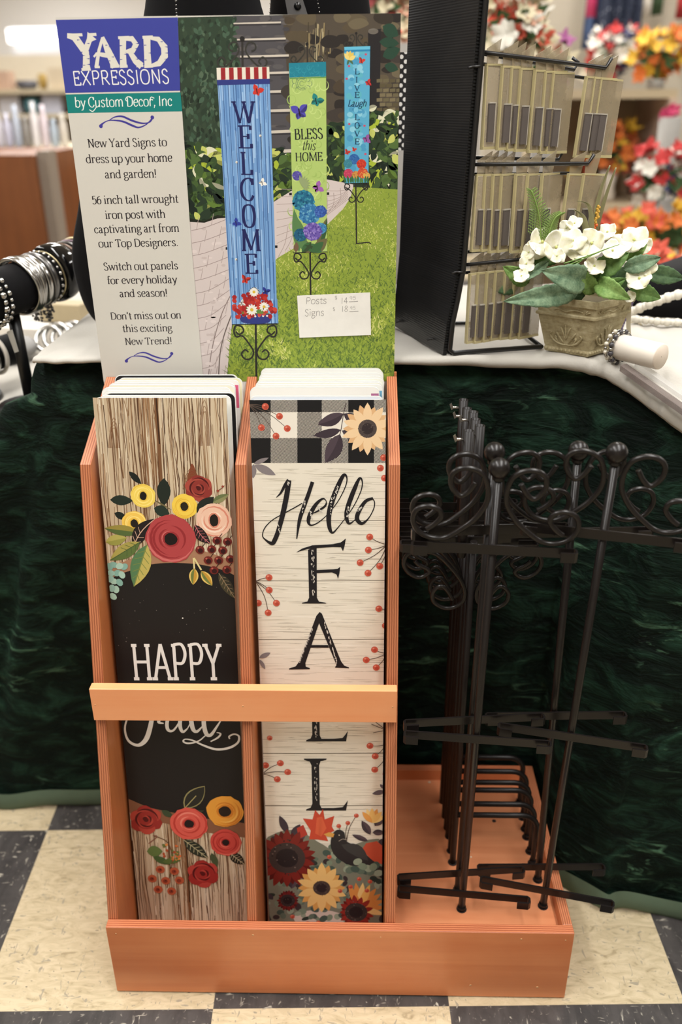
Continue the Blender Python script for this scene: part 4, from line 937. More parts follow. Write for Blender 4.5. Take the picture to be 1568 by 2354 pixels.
a.up(); a.sm([(554, 724), (586, 720), (621, 722), (616, 742), (560, 742)], (52, 62, 132)); a.poly([(558, 732), (586, 735), (618, 730), (615, 743), (560, 743)], (232, 226, 212), 1); a.up()
for i in range(7): a.ell(560+i*9, 727-abs(3-i)*.4, 2.6, col=(240, 238, 230), n=5)
for i in range(120): x = random.gauss(585, 24); y = 702+random.gauss(0, 13)+abs(x-585)*.1; a.ell(max(539, min(632, x)), min(y, 728), 6, 5, random.choice(((190, 54, 48), (168, 40, 42), (206, 74, 60), (150, 36, 40))), n=7, jit=1, a=random.uniform(0, 3))
for i in range(14): a.leaf((585+random.uniform(-40, 40), 722), (585+random.uniform(-48, 48), 706), 6, (96, 140, 70), 1)
a.up()
def daisy(x, y, r):
    for i in range(12): t = i*.5236; a.leaf((x, y), (x+r*math.cos(t), y+r*math.sin(t)), r*.42, (240, 238, 230), 1)
    a.up(); a.ell(x, y, r*.28, col=(220, 184, 60)); a.L -= 1
daisy(584, 671, 12); daisy(579, 712, 14); daisy(607, 705, 12); butterfly(611, 670, 12, (46, 60, 150), .2); butterfly(556, 697, 10, (238, 236, 230), 1.0); a.rib([(570, 670), (584, 660), (598, 672)], 1, (60, 60, 70), 4)
# BLESS panel
a.up(); a.poly([(664, 145), (749.5, 142), (752, 578), (675.5, 580)], (178, 204, 118)); a.up()
for i in range(90):
    y = random.uniform(182, 520); x = random.uniform(670, 748); a.arc(x, y, random.uniform(5, 11), 2.4, random.uniform(0, 6), random.uniform(6.5, 9), random.choice(((196, 218, 136), (164, 192, 106))), 1)
a.up(); a.poly([(664, 145), (749.5, 142), (750, 175.5), (665.5, 178.5)], (38, 130, 152)); a.up()
for i in range(24): a.arc(668+random.random()*78, 150+random.random()*22, random.uniform(3, 6), 1.8, random.uniform(0, 6), random.uniform(6, 8), (52, 148, 168), 1)
a.rib([(666, 180.5), (750, 177.5)], 2.2, (96, 150, 84)); a.up()
for i in range(9): t = i*.698; a.arc(694+17*math.cos(t), 192+17*math.sin(t), 6, 1.4, t-1.4, t+1.4, (110, 138, 104), 1)
for r in (5, 10, 14): a.arc(694, 192, r, 1.3, 0, 6.28, (110, 138, 104), 1)
butterfly(727, 232, 19, (44, 134, 132), .4); butterfly(689, 258, 25, (84, 78, 178), -.3); butterfly(730, 431, 17, (164, 102, 182), 1.0)
a.text(677, 743, 321, 17, 'BLESS', (38, 40, 44), .9, .2, .09, base2=318.5); a.text(694, 725, 345, 15, 'this', (38, 40, 44), 0, .13, .08, .3); a.text(679, 742, 371, 14, 'HOME', (38, 40, 44), .9, .2, .09, base2=369.5)
def mop(x, y, r, cs, n=90):
    a.ell(x, y, r, r*.95, cs[0], n=16); a.up()
    for i in range(n):
        t = random.uniform(0, 6.28); q = r*random.random()**.5; a.ell(x+q*math.cos(t), y+q*.95*math.sin(t), r*.13, r*.1, random.choice(cs), random.uniform(0, 3), n=6, jit=1)
    a.up()
for p, q, w_ in (((688, 580), (676, 480), 20), ((700, 580), (684, 500), 24), ((720, 582), (752, 548), 24), ((712, 582), (690, 546), 22), ((740, 580), (706, 560), 18), ((730, 575), (752, 500), 18)): a.leaf(p, q, w_, random.choice(((70, 112, 72), (92, 132, 84), (110, 104, 72))), 1, half=(58, 92, 60))
a.up(); mop(683, 404, 11, [(92, 84, 164), (120, 112, 190), (70, 66, 146)], 50); mop(698, 462, 25, [(38, 104, 140), (54, 134, 160), (30, 86, 120), (70, 150, 170)]); mop(712, 492, 24, [(54, 118, 172), (84, 150, 196), (40, 98, 156), (110, 170, 200)]); mop(737, 486, 14, [(60, 96, 176), (84, 122, 194), (46, 76, 152)], 60); mop(738, 525, 13, [(66, 130, 180), (92, 160, 200), (48, 100, 160)], 50); mop(691, 540, 15, [(38, 96, 130), (60, 130, 156), (28, 78, 108)], 60); mop(719, 532, 21, [(112, 92, 176), (140, 120, 200), (88, 70, 156), (160, 140, 206)])
for q in range(9): a.leaf((692, 424), (692+22*math.cos(-1.7+q*.3), 424+22*math.sin(-1.7+q*.3)), 5, (150, 166, 120), 1)
for p, q, w_ in (((694, 580), (716, 556), 16), ((716, 580), (744, 556), 18), ((728, 578), (700, 564), 14), ((680, 580), (682, 556), 12)): a.leaf(p, q, w_, random.choice(((84, 92, 62), (64, 104, 66), (120, 96, 76))), 1, half=(60, 80, 54))
# LIVE Laugh LOVE panel
a.up(); a.poly([(791.6, 108.5), (851, 106.5), (847, 419.5), (792.6, 421)], (92, 172, 208)); a.up()
for i in range(60): a.ell(random.uniform(802, 839), random.uniform(118, 412), random.uniform(4, 8), random.uniform(3, 8), random.choice(((118, 190, 220), (78, 156, 198), (140, 204, 226), (96, 180, 200))), n=10, jit=1)
a.up(); a.rib([(791.6, 112), (851, 110)], 7, (104, 190, 222)); a.rib([(791.6, 117.5), (851, 115.5)], 4, (48, 134, 182)); a.up()
IK = (30, 62, 92)
for ch, y in (('L', 171), ('I', 190), ('V', 209), ('E', 225), ('L', 276), ('O', 295), ('V', 314), ('E', 332)):
    a.text(815 if ch != 'I' else 817, 827 if ch != 'I' else 823, y, 9.4, ch, IK, .9, .26, .14)
a.text(799, 842, 245, 11, 'Laugh', IK, 0, .2, .13, .32)
for i in range(5): t = -2.4+i*.5; a.leaf((803, 138), (803+16*math.cos(t), 136+20*math.sin(t)), 8, random.choice(((226, 196, 96), (236, 214, 130))), 1)
for p, q in (((803, 136), (798, 150)), ((803, 136), (812, 148))): a.leaf(p, q, 5, (76, 110, 84), 1)
butterfly(831, 140, 10, (206, 66, 54), .2); butterfly(846, 190, 10, (198, 58, 60), 1.2); butterfly(798, 350, 9, (206, 66, 58), .3); butterfly(814, 344, 7, (206, 66, 58), .2); butterfly(842, 320, 13, (150, 90, 160), 1.2)
for x, y in ((802.5, 152), (797, 181), (803, 285), (838, 289), (840, 354), (841, 125)): a.ell(x, y, 3, 2.4, (196, 84, 110), n=7)
mop(814, 366, 12, [(52, 104, 170), (40, 82, 150), (70, 124, 184)], 40); mop(800, 376, 10, [(62, 130, 150), (80, 150, 160)], 30); mop(831, 377, 11, [(200, 62, 48), (216, 96, 60), (170, 46, 44)], 40); mop(801, 399, 11, [(190, 62, 96), (206, 90, 110)], 36); mop(818, 402, 9, [(206, 150, 80), (170, 130, 60), (196, 90, 60)], 30); mop(834, 398, 12, [(206, 84, 56), (222, 160, 84), (190, 60, 56)], 40); mop(843, 404, 8, [(216, 176, 90), (196, 96, 66)], 24)
for i in range(10): a.leaf((796+i*5.4, 421), (792+i*6+random.uniform(-3, 3), 406+random.uniform(-4, 4)), 5, random.choice(((60, 110, 70), (84, 130, 76))), 1)
# --- white column: title block, copy
a.up(); a.poly([(120, 40), (409, 40)]+EDG[1:]+[(220, 880), (150, 214)], WHT); a.up(); a.poly([(122, 46), (409, 40), (414.5, 208.5), (140, 214)], (63, 70, 156)); a.poly([(136, 217.5), (415, 212), (419.5, 256), (140, 260.5)], (26, 128, 124)); a.up()
a.text(169, 391, 196.5, 22.5, 'EXPRESSIONS', (236, 236, 236), 0, .13, .13, base2=191.5, bold_dir=False)
a.text(173, 397, 247, 16, 'by Custom Decor, Inc', (232, 240, 236), 0, .16, .09, .06, base2=243)
for pts in ([(303, 226), (294, 222), (289, 229), (295, 234)], [(355, 226), (348, 223), (345, 230)], [(222, 246), (214, 256), (206, 252)]): a.rib(pts, 1.8, (232, 240, 236), 4)
BK = (222, 219, 208)
def bark(strokes, cuts):
    for pts, wd in strokes: a.rib(pts, wd, BK)
    a.up()
    for (x, y, dx) in cuts: a.poly([(x, y-1.2), (x+dx, y-.2), (x, y+1.4)], (63, 70, 156))
    a.L -= 1
bark([([(155, 82), (172, 85), (198, 122), (199, 142)], [10, 17, 16, 15]), ([(212, 82), (206, 92), (194, 124)], [24, 12, 13]), ([(199, 126), (199, 150), (200, 162)], [15, 16, 20]), ([(156, 81), (190, 80)], 6), ([(204, 80), (222, 79)], 6), ([(188, 160), (208, 159)], 6)], [(206, 100, -7), (206, 135, -7), (207, 148, -8), (191, 128, 6), (178, 92, 7), (190, 120, -6), (192, 150, 6)])
bark([([(236, 87), (228, 116), (222, 155)], [6, 7, 9]), ([(236, 85), (248, 115), (266, 154)], [8, 15, 19]), ([(216, 131), (222, 124), (236, 126), (262, 130)], [4, 6, 9, 10]), ([(218, 154), (230, 154)], 5), ([(254, 153), (275, 152)], 6)], [(256, 108, -7), (262, 131, -6), (243, 104, 6), (254, 140, -6)])
bark([([(283, 86), (283, 120), (284, 153)], [15, 14, 16]), ([(272, 87), (298, 86)], 6), ([(276, 153), (294, 152)], 6), ([(288, 89), (304, 89), (313, 102), (306, 116), (290, 119)], [8, 12, 14, 12, 7]), ([(298, 118), (312, 140), (326, 152)], [10, 14, 16]), ([(314, 152), (330, 151)], 5)], [(276, 105, 7), (291, 125, -6), (319, 100, -7), (316, 112, -6), (318, 136, -7), (277, 137, 6)])
bark([([(338, 86), (339, 120), (341, 153)], [16, 15, 17]), ([(328, 86), (352, 85)], 6), ([(332, 153), (352, 152)], 6), ([(344, 87), (364, 90), (378, 108), (379, 128), (366, 146), (346, 152)], [6, 11, 16, 16, 12, 6])], [(386, 108, -8), (387, 122, -8), (384, 136, -7), (332, 104, 6), (348, 122, -7), (333, 138, 6), (374, 96, -6)])
a.up()
def flourish(x0, x1, y0, y1):
    X = lambda t: x0+(x1-x0)*t
    Y = lambda t: y0+(y1-y0)*t
    c = (66, 60, 150); k = (x1-x0)/127
    a.rib([(X(.03), Y(.86)), (X(.08), Y(.6)), (X(.2), Y(.38)), (X(.42), Y(.46)), (X(.6), Y(.8)), (X(.72), Y(.96)), (X(.86), Y(.7)), (X(.98), Y(.12))], [7*k, 3*k, 2*k, 4*k, 4.6*k, 3.4*k, 2.2*k, 3*k], c, 6)
    a.rib([(X(.18), Y(.4)), (X(.28), Y(.12)), (X(.42), Y(.06)), (X(.6), Y(.4)), (X(.78), Y(.62)), (X(.92), Y(.52)), (X(.97), Y(.14))], [1.6*k, 2.4*k, 4*k, 4.4*k, 3.4*k, 2.2*k, 4*k], c, 6)
    a.ell(X(.035), Y(.86), 4.2*k, col=c); a.ell(X(.965), Y(.14), 4.2*k, col=c)
flourish(228, 355, 266, 294); flourish(287, 399, 809, 833)
TX = (46, 40, 44)
for x0, x1, bl, h, t in ((203, 385, 339, 13.4, 'New Yard Signs to'), (199, 397.5, 375, 13.2, 'dress up your home'), (242, 361, 410, 13, 'and garden!'), (212.5, 411.5, 469, 12.8, '56 inch tall wrought'), (242.6, 381.5, 503, 12.8, 'iron post with'), (217.6, 413.5, 536, 12.6, 'captivating art from'), (227.5, 410.5, 568.5, 12.4, 'our Top Designers.'), (239.5, 410.5, 621.5, 12.2, 'Switch out panels'), (247.7, 408, 653, 12, 'for every holiday'), (275.7, 386, 683, 12, 'and season!'), (255, 417.5, 734.5, 11.4, "Don't miss out on"), (282.8, 397, 763, 11.2, 'this exciting'), (288.4, 396.4, 792.5, 11, 'New Trend!')):
    a.text(x0, x1, bl, h, t, TX, .9, .205, .095, base2=bl-(x1-x0)*.018)
a.build('printed_poster', header, lambda u, v, z: (u-HW/2, -.0011-z, v+hz1-HV-hz0))
# price card taped on
cq = [atY(u, v, HY-.0016) for u, v in ((683, 680), (851, 672.5), (853, 770), (688.6, 776.5))]
cxm = sum((q.x for q in cq), 0)/4; czm = min(q.z for q in cq)
card = thing('price_card', (cxm, HY-.0016, czm), 'small white card with pencilled post and sign prices stuck on the poster', 'price card')
CW_ = (cq[1]-cq[0]).length; CH_ = (cq[3]-cq[0]).length
b = MB(); b.prism(cq, (0, .0006, 0)); b.build('card', mat('white_card', (248, 245, 238), .7), card)
c = Art([pr(q) for q in cq], CW_, CH_); PE = (150, 146, 144)
for x0, x1, bl, h, t in ((702, 751, 699, 10.6, 'Posts'), (769, 776, 689.5, 6.5, '$'), (783, 799, 698.5, 9.6, '14'), (803, 818, 690, 6, '95'), (700, 745, 727, 11, 'Signs'), (765, 771, 716, 6.4, '$'), (784, 800, 717, 9, '18'), (804, 817, 713, 5.6, '95')):
    c.text(x0, x1, bl, h, t, PE, 0, .10, .10, .08, base2=bl-1.2, bold_dir=False)
c.rib([(802, 694), (823, 692.5)], 1.2, PE); c.rib([(803, 716.5), (824, 715.5)], 1.2, PE)
ux = (cq[1]-cq[0]).normalized(); uy = (cq[0]-cq[3]).normalized()
c.build('pencil_writing', card, lambda u, v, z: cq[3]+ux*u+uy*v+Vector((0, -.0001-z, 0))-Vector(card.location))
# ------------------------------------------------------------------ wrought iron posts and ground stakes
IRON = mat('black_powder_coat', (25, 21, 20), .3, 0, .38)
IRON2 = mat('black_tube', (22, 17, 16), .4, 0, .3)
STEEL = mat('bare_screw', (190, 184, 176), .3, .9)
def crop_path(P, x0, y0, kx, ky, n=6): return smooth_path([((x-x0)*kx, (y0-y)*ky) for x, y in P], n)
UP = crop_path([(700, 455), (735, 505), (775, 525), (818, 480), (820, 425), (780, 392), (715, 392), (660, 425), (636, 490), (642, 560), (690, 635), (760, 695), (830, 738), (900, 745), (970, 718), (1004, 660), (988, 605), (935, 584), (880, 596), (862, 635), (898, 678), (935, 702)], 590, 762, .000200, .000222)
LO = crop_path([(225, 500), (262, 535), (330, 570), (342, 600), (300, 632), (240, 637), (170, 592), (138, 520), (165, 450), (240, 424), (350, 430), (430, 470), (520, 560), (600, 660), (642, 760), (632, 840), (570, 895), (480, 905), (400, 860), (378, 790), (408, 735), (455, 716), (500, 755), (548, 832)], 690, 421, .000142, .000156)
def hook_bar(m, w, h, z, fwd, tab=.016, drop=0, th=.0022):
    """flat bar along x with both ends turned forward and back in; fwd is the hook depth (towards -y)"""
    P = [(-w/2+tab, -fwd), (-w/2+.002, -fwd), (-w/2, -fwd+.002*(1 if fwd > 0 else -1)), (-w/2, -.002 if fwd > 0 else .002), (-w/2+.002, 0), (w/2-.002, 0), (w/2, -.002 if fwd > 0 else .002), (w/2, -fwd+.002*(1 if fwd > 0 else -1)), (w/2-.002, -fwd), (w/2-tab, -fwd)]
    n = len(P); O = []; I = []
    for i in range(n):
        p, q = P[max(i-1, 0)], P[min(i+1, n-1)]; t = Vector((q[0]-p[0], q[1]-p[1])).normalized(); nn = Vector((-t.y, t.x))*th*.5
        O.append((P[i][0]+nn.x, P[i][1]+nn.y)); I.append((P[i][0]-nn.x, P[i][1]-nn.y))
    for i in range(n-1):
        quad = [O[i], O[i+1], I[i+1], I[i]]
        m.prism([(x, y, z-h/2) for x, y in quad], (0, 0, h))
def make_post(x, y, yaw, ztop, tilt, dzb, label, zb=.1045):
    t = thing('sign_post', (x, y, zb), label, 'sign post', 'wrought iron sign posts standing in the tray', yaw); t.rotation_euler = (0, tilt, yaw)
    zr = ztop-zb
    m = MB(); m.tube([(0, 0, 0), (0, 0, zr-.008)], .0045, 14); m.tube([(0, 0, 0), (0, 0, .005)], .0054, 12); m.build('rod', IRON, t, local=True)
    m = MB(); m.ball((0, 0, zr), .0108, 22, 14); m.lathe([(.0062, -.012), (.0066, -.0095), (.0058, -.008)], (0, 0, zr), 14); m.build('ball_finial', IRON, t, local=True)
    zt = zr-.088
    for sx in (1, -1):
        m = MB(); m.tube([(sx*px, -.004, zt+pz+.0055) for px, pz in UP], .0028, 10); m.build('scroll', IRON, t, local=True)
    for z in (zt+dzb, .286+dzb, .034+dzb):
        m = MB(); hook_bar(m, .166, .0108, z, .010); 
        m.v = [(px, py-.0060, pz) for px, py, pz in m.v]; m.build('bracket', IRON, t, local=True, merge=False)
    return t
PL_ = ['post nearest the sign slots, its ball finial lowest of the four', 'right front post whose ball finial and bracket stand furthest right', 'post close behind the one nearest the sign slots, finial just above it', 'post behind the right front one, with the third ball finial from the left']
for (nm, x, y, yaw, zt, tilt, dzb), lb in zip(POSTS, PL_): make_post(x, y, yaw, zt, tilt, dzb, 'black iron '+lb)
def make_stake(x, y, k, label):
    t = thing('ground_stake', (x, y, .1045), label, 'ground stake', 'iron ground stakes standing upright in the tray')
    zb = .494                                              # bracket height above the tray
    dx = random.uniform(-.004, .004)
    m = MB(); m.tube([(0, 0, 0), (0, 0, zb+.006)], .0043, 12); m.build('rod', IRON2, t, local=True)
    ztop = .734-.104+random.uniform(-.003, .003); off = TUBEX[k]-x
    m = MB(); r0, r1 = .0056, .0046
    m.lathe([(r1, zb+.02), (r1, ztop), (r0, ztop), (r0, zb-.012), (.0045, zb-.016)], (off, .0045 if abs(off) > .001 else 0, 0), 18); m.build('socket_tube', IRON2, t, local=True)
    if k not in (2,):
        s_ = -1; m = MB(); m.tube([(off-.0045, .004, ztop-.010), (off-.013, .001, ztop-.0085)], .0016, 8); m.obox((off-.0145, 0, ztop-.007), (.0012, 0, .001), (0, .0008, 0), (-.0012, 0, .0034)); m.build('thumb_screw', STEEL, t, local=True)
    m = MB(); hook_bar(m, .154, .0098, zb, -.012, .02, th=.002); m.v = [(px-.0055, py-.0062, pz) for px, py, pz in m.v]; m.build('bracket', IRON, t, local=True, merge=False)
    for sx in (1, -1):
        m = MB(); m.tube([(sx*px-(.0 if sx > 0 else .0), -.001, zb-.006+pz) for px, pz in LO], .0026, 9); m.build('scroll', IRON, t, local=True)
    m = MB(); zf = .087; e = FOOTX-x
    P = [(0, 0, zf), (e-.022, 0, zf)]+[(e-.022+.022*math.sin(q*.2618), 0, zf-.022+.022*math.cos(q*.2618)) for q in range(1, 7)]+[(e, 0, 0)]
    m.tube(P, .0038, 12); m.tube([(e, 0, 0), (e, 0, .006)], .0048, 12); m.build('step_foot', IRON2, t, local=True)
    return t
TUBEX = [.4345, .449, .4475, .4465, .442, .441]
SL = ['frontmost of its row, foot lowest in view', 'second from the front of its row', 'third from the front of its row', 'fourth from the front of its row', 'fifth from the front, last but one', 'rearmost of its row, foot highest in view']
for k, y in enumerate(STY): make_stake(RODX-.001*k, y, k, 'black ground stake with bent foot, '+SL[k])
# ------------------------------------------------------------------ on the table: hook rack with clear cases
def fn_flute(nt, p):
    v = nt.coord('Object', (1, 1, 1)); w = nt.node('ShaderNodeTexWave', wave_type='BANDS', bands_direction='Z'); w.inputs['Scale'].default_value = 112
    w.inputs['Distortion'].default_value = .3; nt.link(v, w.inputs['Vector']); n = nt.noise(v, 40, 3)
    nt.link(nt.ramp(nt.math('ADD', nt.math('MULTIPLY', w.outputs['Fac'], .5), nt.math('MULTIPLY', n, .5)), [(.2, (26, 26, 27)), (.9, (44, 43, 43))]), p.inputs['Base Color'])
    nt.bump(w.outputs['Fac'], .16, .0006)
BLKP = mat('black_fluted_plastic', rough=.33, spec=.5, fn=fn_flute)
BLKW = mat('black_wire', (26, 25, 25), .35, 0, .5)
def clear_mat(name, color, alpha, rough=.15):
    m = mat(name, color, rough, 0, .5); m.node_tree.nodes['Principled BSDF'].inputs['Alpha'].default_value = alpha; return m
CL_E = clear_mat('yellowed_clear_rim', (206, 194, 148), .8, .25); CL_F = clear_mat('hazy_clear_plastic', (172, 158, 132), .55, .2); CL_G = mat('grey_foam_insert', (92, 84, 80), .7)
CL_R = clear_mat('clear_insert_rim', (214, 208, 196), .55)
ZT = .7655
F0 = at(1027, 815, 'z', ZT); B0 = at(912, 748, 'z', ZT); F1 = atY(1112, 0, F0.y); B1 = atY(946, 0, B0.y)
FE_ = [F0, atY(1036, 745, F0.y), atY(1046, 700, F0.y), atY(1060, 625, F0.y), atY(1076, 440, F0.y), F1]; FE_.append(F1+(F1-FE_[4])*.45)
BE_ = [B0+Vector(((q.x-F0.x)*.55, 0, q.z-F0.z)) for q in FE_]; F2 = FE_[-1]; B2 = BE_[-1]
rack = thing('hook_rack', (.45, .40, ZT), 'tall black fluted plastic panel rack with wire hooks on its right side', 'display rack')
nn = (B0-F0).cross(F1-F0).normalized()
if nn.x > 0: nn = -nn
b = MB()
b.grid([[f_, g_] for f_, g_ in zip(FE_, BE_)], smooth=False); b.grid([[f_+nn*.0055, g_+nn*.0055] for f_, g_ in zip(FE_, BE_)], smooth=False); b.grid([[f_, f_+nn*.0055] for f_ in FE_], smooth=False); b.grid([[g_, g_+nn*.0055] for g_ in BE_], smooth=False); b.face([F0, B0, B0+nn*.0055, F0+nn*.0055]); b.face([F2, B2, B2+nn*.0055, F2+nn*.0055]); b.build('side_panel', BLKP, rack)
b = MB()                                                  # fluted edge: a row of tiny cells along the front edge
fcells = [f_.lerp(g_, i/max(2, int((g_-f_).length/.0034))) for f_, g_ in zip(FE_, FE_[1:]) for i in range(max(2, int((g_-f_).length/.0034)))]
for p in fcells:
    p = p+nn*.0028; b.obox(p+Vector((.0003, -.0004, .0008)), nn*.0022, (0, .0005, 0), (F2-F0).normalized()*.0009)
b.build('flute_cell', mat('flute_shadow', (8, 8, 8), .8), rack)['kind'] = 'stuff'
b = MB(); up_ = (F1-F0).normalized()
e0 = F0+Vector((.0022, -.0035, .0030)); W1 = at(1245, 797, 'z', ZT+.003)
b.tube([q_-F0+e0 for q_ in FE_[::-1][:-1]]+[e0+Vector((.001, 0, .004)), e0+Vector((.006, -.001, .0002)), W1], .0032, 8)
b.tube([B0+Vector((.007, 0, .002)), F0+Vector((.007, 0, .002))], .0028, 8); b.tube([W1, W1+Vector((-.02, .13, 0)), B0+Vector((.007, 0, .002))], .0028, 8)
b.build('wire_frame', BLKW, rack)
for (u, v, u2, v2) in ((1082, 146, 1118, 138), (1038, 620, 1072, 622), (995, 772, 1000, 788), (928, 720, 932, 735)):
    f = (v-0)/815; q = MB(); p = (FE_[3] if v > 400 else FE_[4].lerp(F1, .67)) if u > 1000 else (F0.lerp(B0, .22) if u > 950 else F0.lerp(B0, .85))+Vector((0, 0, .012))
    q.tube([p+nn*.012+Vector((0, 0, -.002)), p+nn*.006, p+nn*.0055+Vector((.006, -.004, 0)), p-nn*.003], .0016, 6); q.build('wire_clip', BLKW, rack)
TIERS = [(1110, 120, F0.y, 1392, 156, F0.y+.046), (1091, 378, F0.y, 1352, 376, F0.y+.024), (1068, 609, F0.y, 1262, 590, F0.y+.026)]
hooks = []
for (u0, v0, y0, u1, v1, y1) in TIERS:
    p, q = atY(u0, v0, y0), atY(u1, v1, y1); hooks.append((p, q))
    m = MB(); m.tube([p, q, q+Vector((.006, .0, .010))], .0022, 8); m.tube([p+Vector((0, .008, -.011)), q+Vector((-.012, .008, -.011)), q+Vector((-.004, .008, -.001))], .0019, 8); m.build('hook', BLKW, rack)
    m = MB(); p2 = p+Vector((-.012, .06, .004)); q2 = q+Vector((-.02, .07, 0)); m.tube([p2, q2, q2+Vector((.004, 0, .008)), q2+Vector((-.004, 0, .013))], .0022, 8); m.build('hook', BLKW, rack)
def clear_case(p, ang, tilt, h, w, label, ztop):
    t = thing('clear_case', (p.x, p.y, p.z), label, 'clear plastic case', 'empty clear cases hanging on the hook rack'); t.rotation_euler = (0, tilt, ang)
    # local: x along the case face, y across, hangs down from the hook at z=0
    m = MB(); m.box((-.001, -.0035, -h-.012), (w, -.0025, -.013)); m.build('case_face', CL_F, t, local=True)
    m = MB(); m.box((-.0028, -.0030, -h-.012), (-.001, .0012, -.012)); m.box((-.0028, -.004, -h-.015), (w, .0012, -h-.012)); m.box((-.0028, -.003, -.0125), (w, .0012, -.0105)); m.build('case_rim', CL_E, t, local=True)
    m = MB(); m.prism([(0, 0, -.0105), (.016, 0, -.0105), (.020, 0, .014), (-.001, 0, .004)], (0, .0008, 0)); m.build('hang_tab', CL_F, t, local=True)
    z0, z1 = -h-.007, -.012-h*.46
    m = MB(); m.box((.0015, -.006, z0), (.0105, -.0036, z1)); g = m.build('grey_insert', CL_G, t, local=True)
    m = MB(); m.box((.0105, -.0065, z0-.001), (.0116, -.0036, z1+.001)); m.box((.0015, -.0065, z1), (.0116, -.0036, z1+.0014)); m.build('insert_rim', CL_R, g, local=True)
NTH = ['first', 'second', 'third', 'fourth', 'fifth', 'sixth', 'seventh', 'eighth', 'ninth', 'tenth', 'eleventh']
for ti, (xs, h) in enumerate((([1121, 1157, 1177, 1198, 1231, 1254, 1273, 1352, 1371, 1387], .081), ([1099, 1117, 1136, 1155, 1188, 1216, 1249, 1312, 1348], .083), ([1083, 1101, 1122, 1142, 1164, 1186, 1206], .082))):
    p, q = hooks[ti]; xa, xb = TIERS[ti][0], TIERS[ti][3]
    for i, x in enumerate(xs):
        f = (x-xa)/(xb-xa); pos = p.lerp(q, f)
        clear_case(pos, R(34 if i < 7 else 26)+random.uniform(-.05, .05), random.uniform(-.015, .02)+(.06 if i >= 7 else 0), h*random.uniform(.98, 1.02), .030, '%s clear case from the black panel on the %s hook' % (NTH[i], ('top', 'middle', 'lowest')[ti]), 0)
# ------------------------------------------------------------------ potted white flowers
def fn_stone(nt, p):
    n = nt.noise(nt.coord('Object', (1, 1, 1)), 120, 5, .7); n2 = nt.noise(nt.coord('Object', (1, 1, 3)), 60, 3, .6, 1)
    nt.link(nt.ramp(nt.math('ADD', nt.math('MULTIPLY', n, .5), nt.math('MULTIPLY', n2, .5)), [(.3, (124, 112, 82)), (.48, (166, 154, 120)), (.68, (192, 182, 150))]), p.inputs['Base Color']); nt.bump(n, .4, .001)
STONE = mat('moulded_stone', rough=.75, spec=.25, fn=fn_stone)
pF, pL, pR = (at(u, v, 'z', ZT) for u, v in ((1352, 822), (1250, 805), (1412, 805)))
pc = (pL+pR)/2
pot = thing('potted_flowers', pc, 'small square stone pot with artificial white flowers and green leaves', 'potted plant')
ca, sb = (pL-pF)*.97, (pR-pF)*1.0    # from the front corner to the left and right corners
def sq(k, z): return [pc+(-(ca+sb)/2+i*ca+j*sb)*k+Vector((0, 0, z)) for i, j in ((0, 0), (1, 0), (1, 1), (0, 1))]
b = MB()
prof = [(.97, 0), (1.0, .001), (1.03, .004), (1.0, .0075), (1.02, .0085), (1.27, .046), (1.27, .0465), (1.36, .0475), (1.36, .0505), (1.29, .0515), (1.33, .060), (1.35, .0605), (1.43, .0615), (1.46, .069), (1.46, .0705), (1.34, .0705), (1.27, .060)]
rows = [sq(k, z) for k, z in prof]; b.grid(rows, 0, None, True, False); b.face(rows[0][::-1]); b.face(rows[-1])
b.build('pot', STONE, pot, bevel=.0006)
rel = MB()                                                # moulded leaf scrolls and bead rows on the two visible faces
def facept(side, s, z, out=.0006):
    k = 1.02+(z-.0085)/.0375*.25 if z < .047 else (1.29+(z-.0515)/.0085*.04)
    fc = -(ca+sb)/2; d = ca if side == 0 else sb; n = (Vector((-sb.x, -sb.y, 0)) if side == 0 else Vector((-ca.x, -ca.y, 0))).normalized()
    return pc+(fc+d*s)*k+Vector((0, 0, z))+n*out
for side in (0, 1):
    for sg in (1, -1):
        for pts in ([(.5, .012), (.5+.12*sg, .012), (.5+.25*sg, .016), (.5+.33*sg, .023), (.5+.27*sg, .026)], [(.5+.05*sg, .014), (.5+.14*sg, .022), (.5+.2*sg, .028)], [(.5, .018), (.5+.05*sg, .028), (.5+.1*sg, .034)], [(.5+.16*sg, .013), (.5+.22*sg, .021), (.5+.17*sg, .020)], [(.5, .02), (.5, .030), (.5, .037)]):
            P = smooth_path([(s_, z, 0) for s_, z in pts], 4); rel.tube([facept(side, s_, z) for s_, z, _ in P], [.0004+.0012*math.sin(math.pi*(i+.4)/(len(P)+.2)) for i in range(len(P))], 6)
    for i in range(11): rel.ball(facept(side, .05+i*.09, .0045, .0012), .0019, 8, 5)
    for pts in ([(.2, .055), (.35, .057), (.5, .054), (.62, .057), (.7, .055)], [(.76, .054), (.82, .058), (.78, .057)], [(.08, .056), (.16, .054), (.13, .058)]):
        rel.tube([facept(side, s_, z, .0004) for s_, z, _ in smooth_path([(s_, z, 0) for s_, z in pts], 4)], .0009, 6)
rel.build('moulding', STONE, pot)
b = MB(); b.face(sq(1.3, .064)); b.build('soil', mat('moss_soil', (96, 84, 54), .95), pot)
def fn_leafm(c1, c2):
    def f(nt, p):
        n = nt.noise(nt.coord('Object', (1, 1, 1)), 90, 5, .65); w = nt.noise(nt.coord('Object', (1, 1, 1)), 420, 2)
        nt.link(nt.ramp(nt.math('ADD', nt.math('MULTIPLY', n, .75), nt.math('MULTIPLY', w, .25)), [(.32, c1), (.68, c2)]), p.inputs['Base Color'])
        p.inputs['Subsurface Weight'].default_value = 0
        nt.bump(w, .5, .0008)
    return f
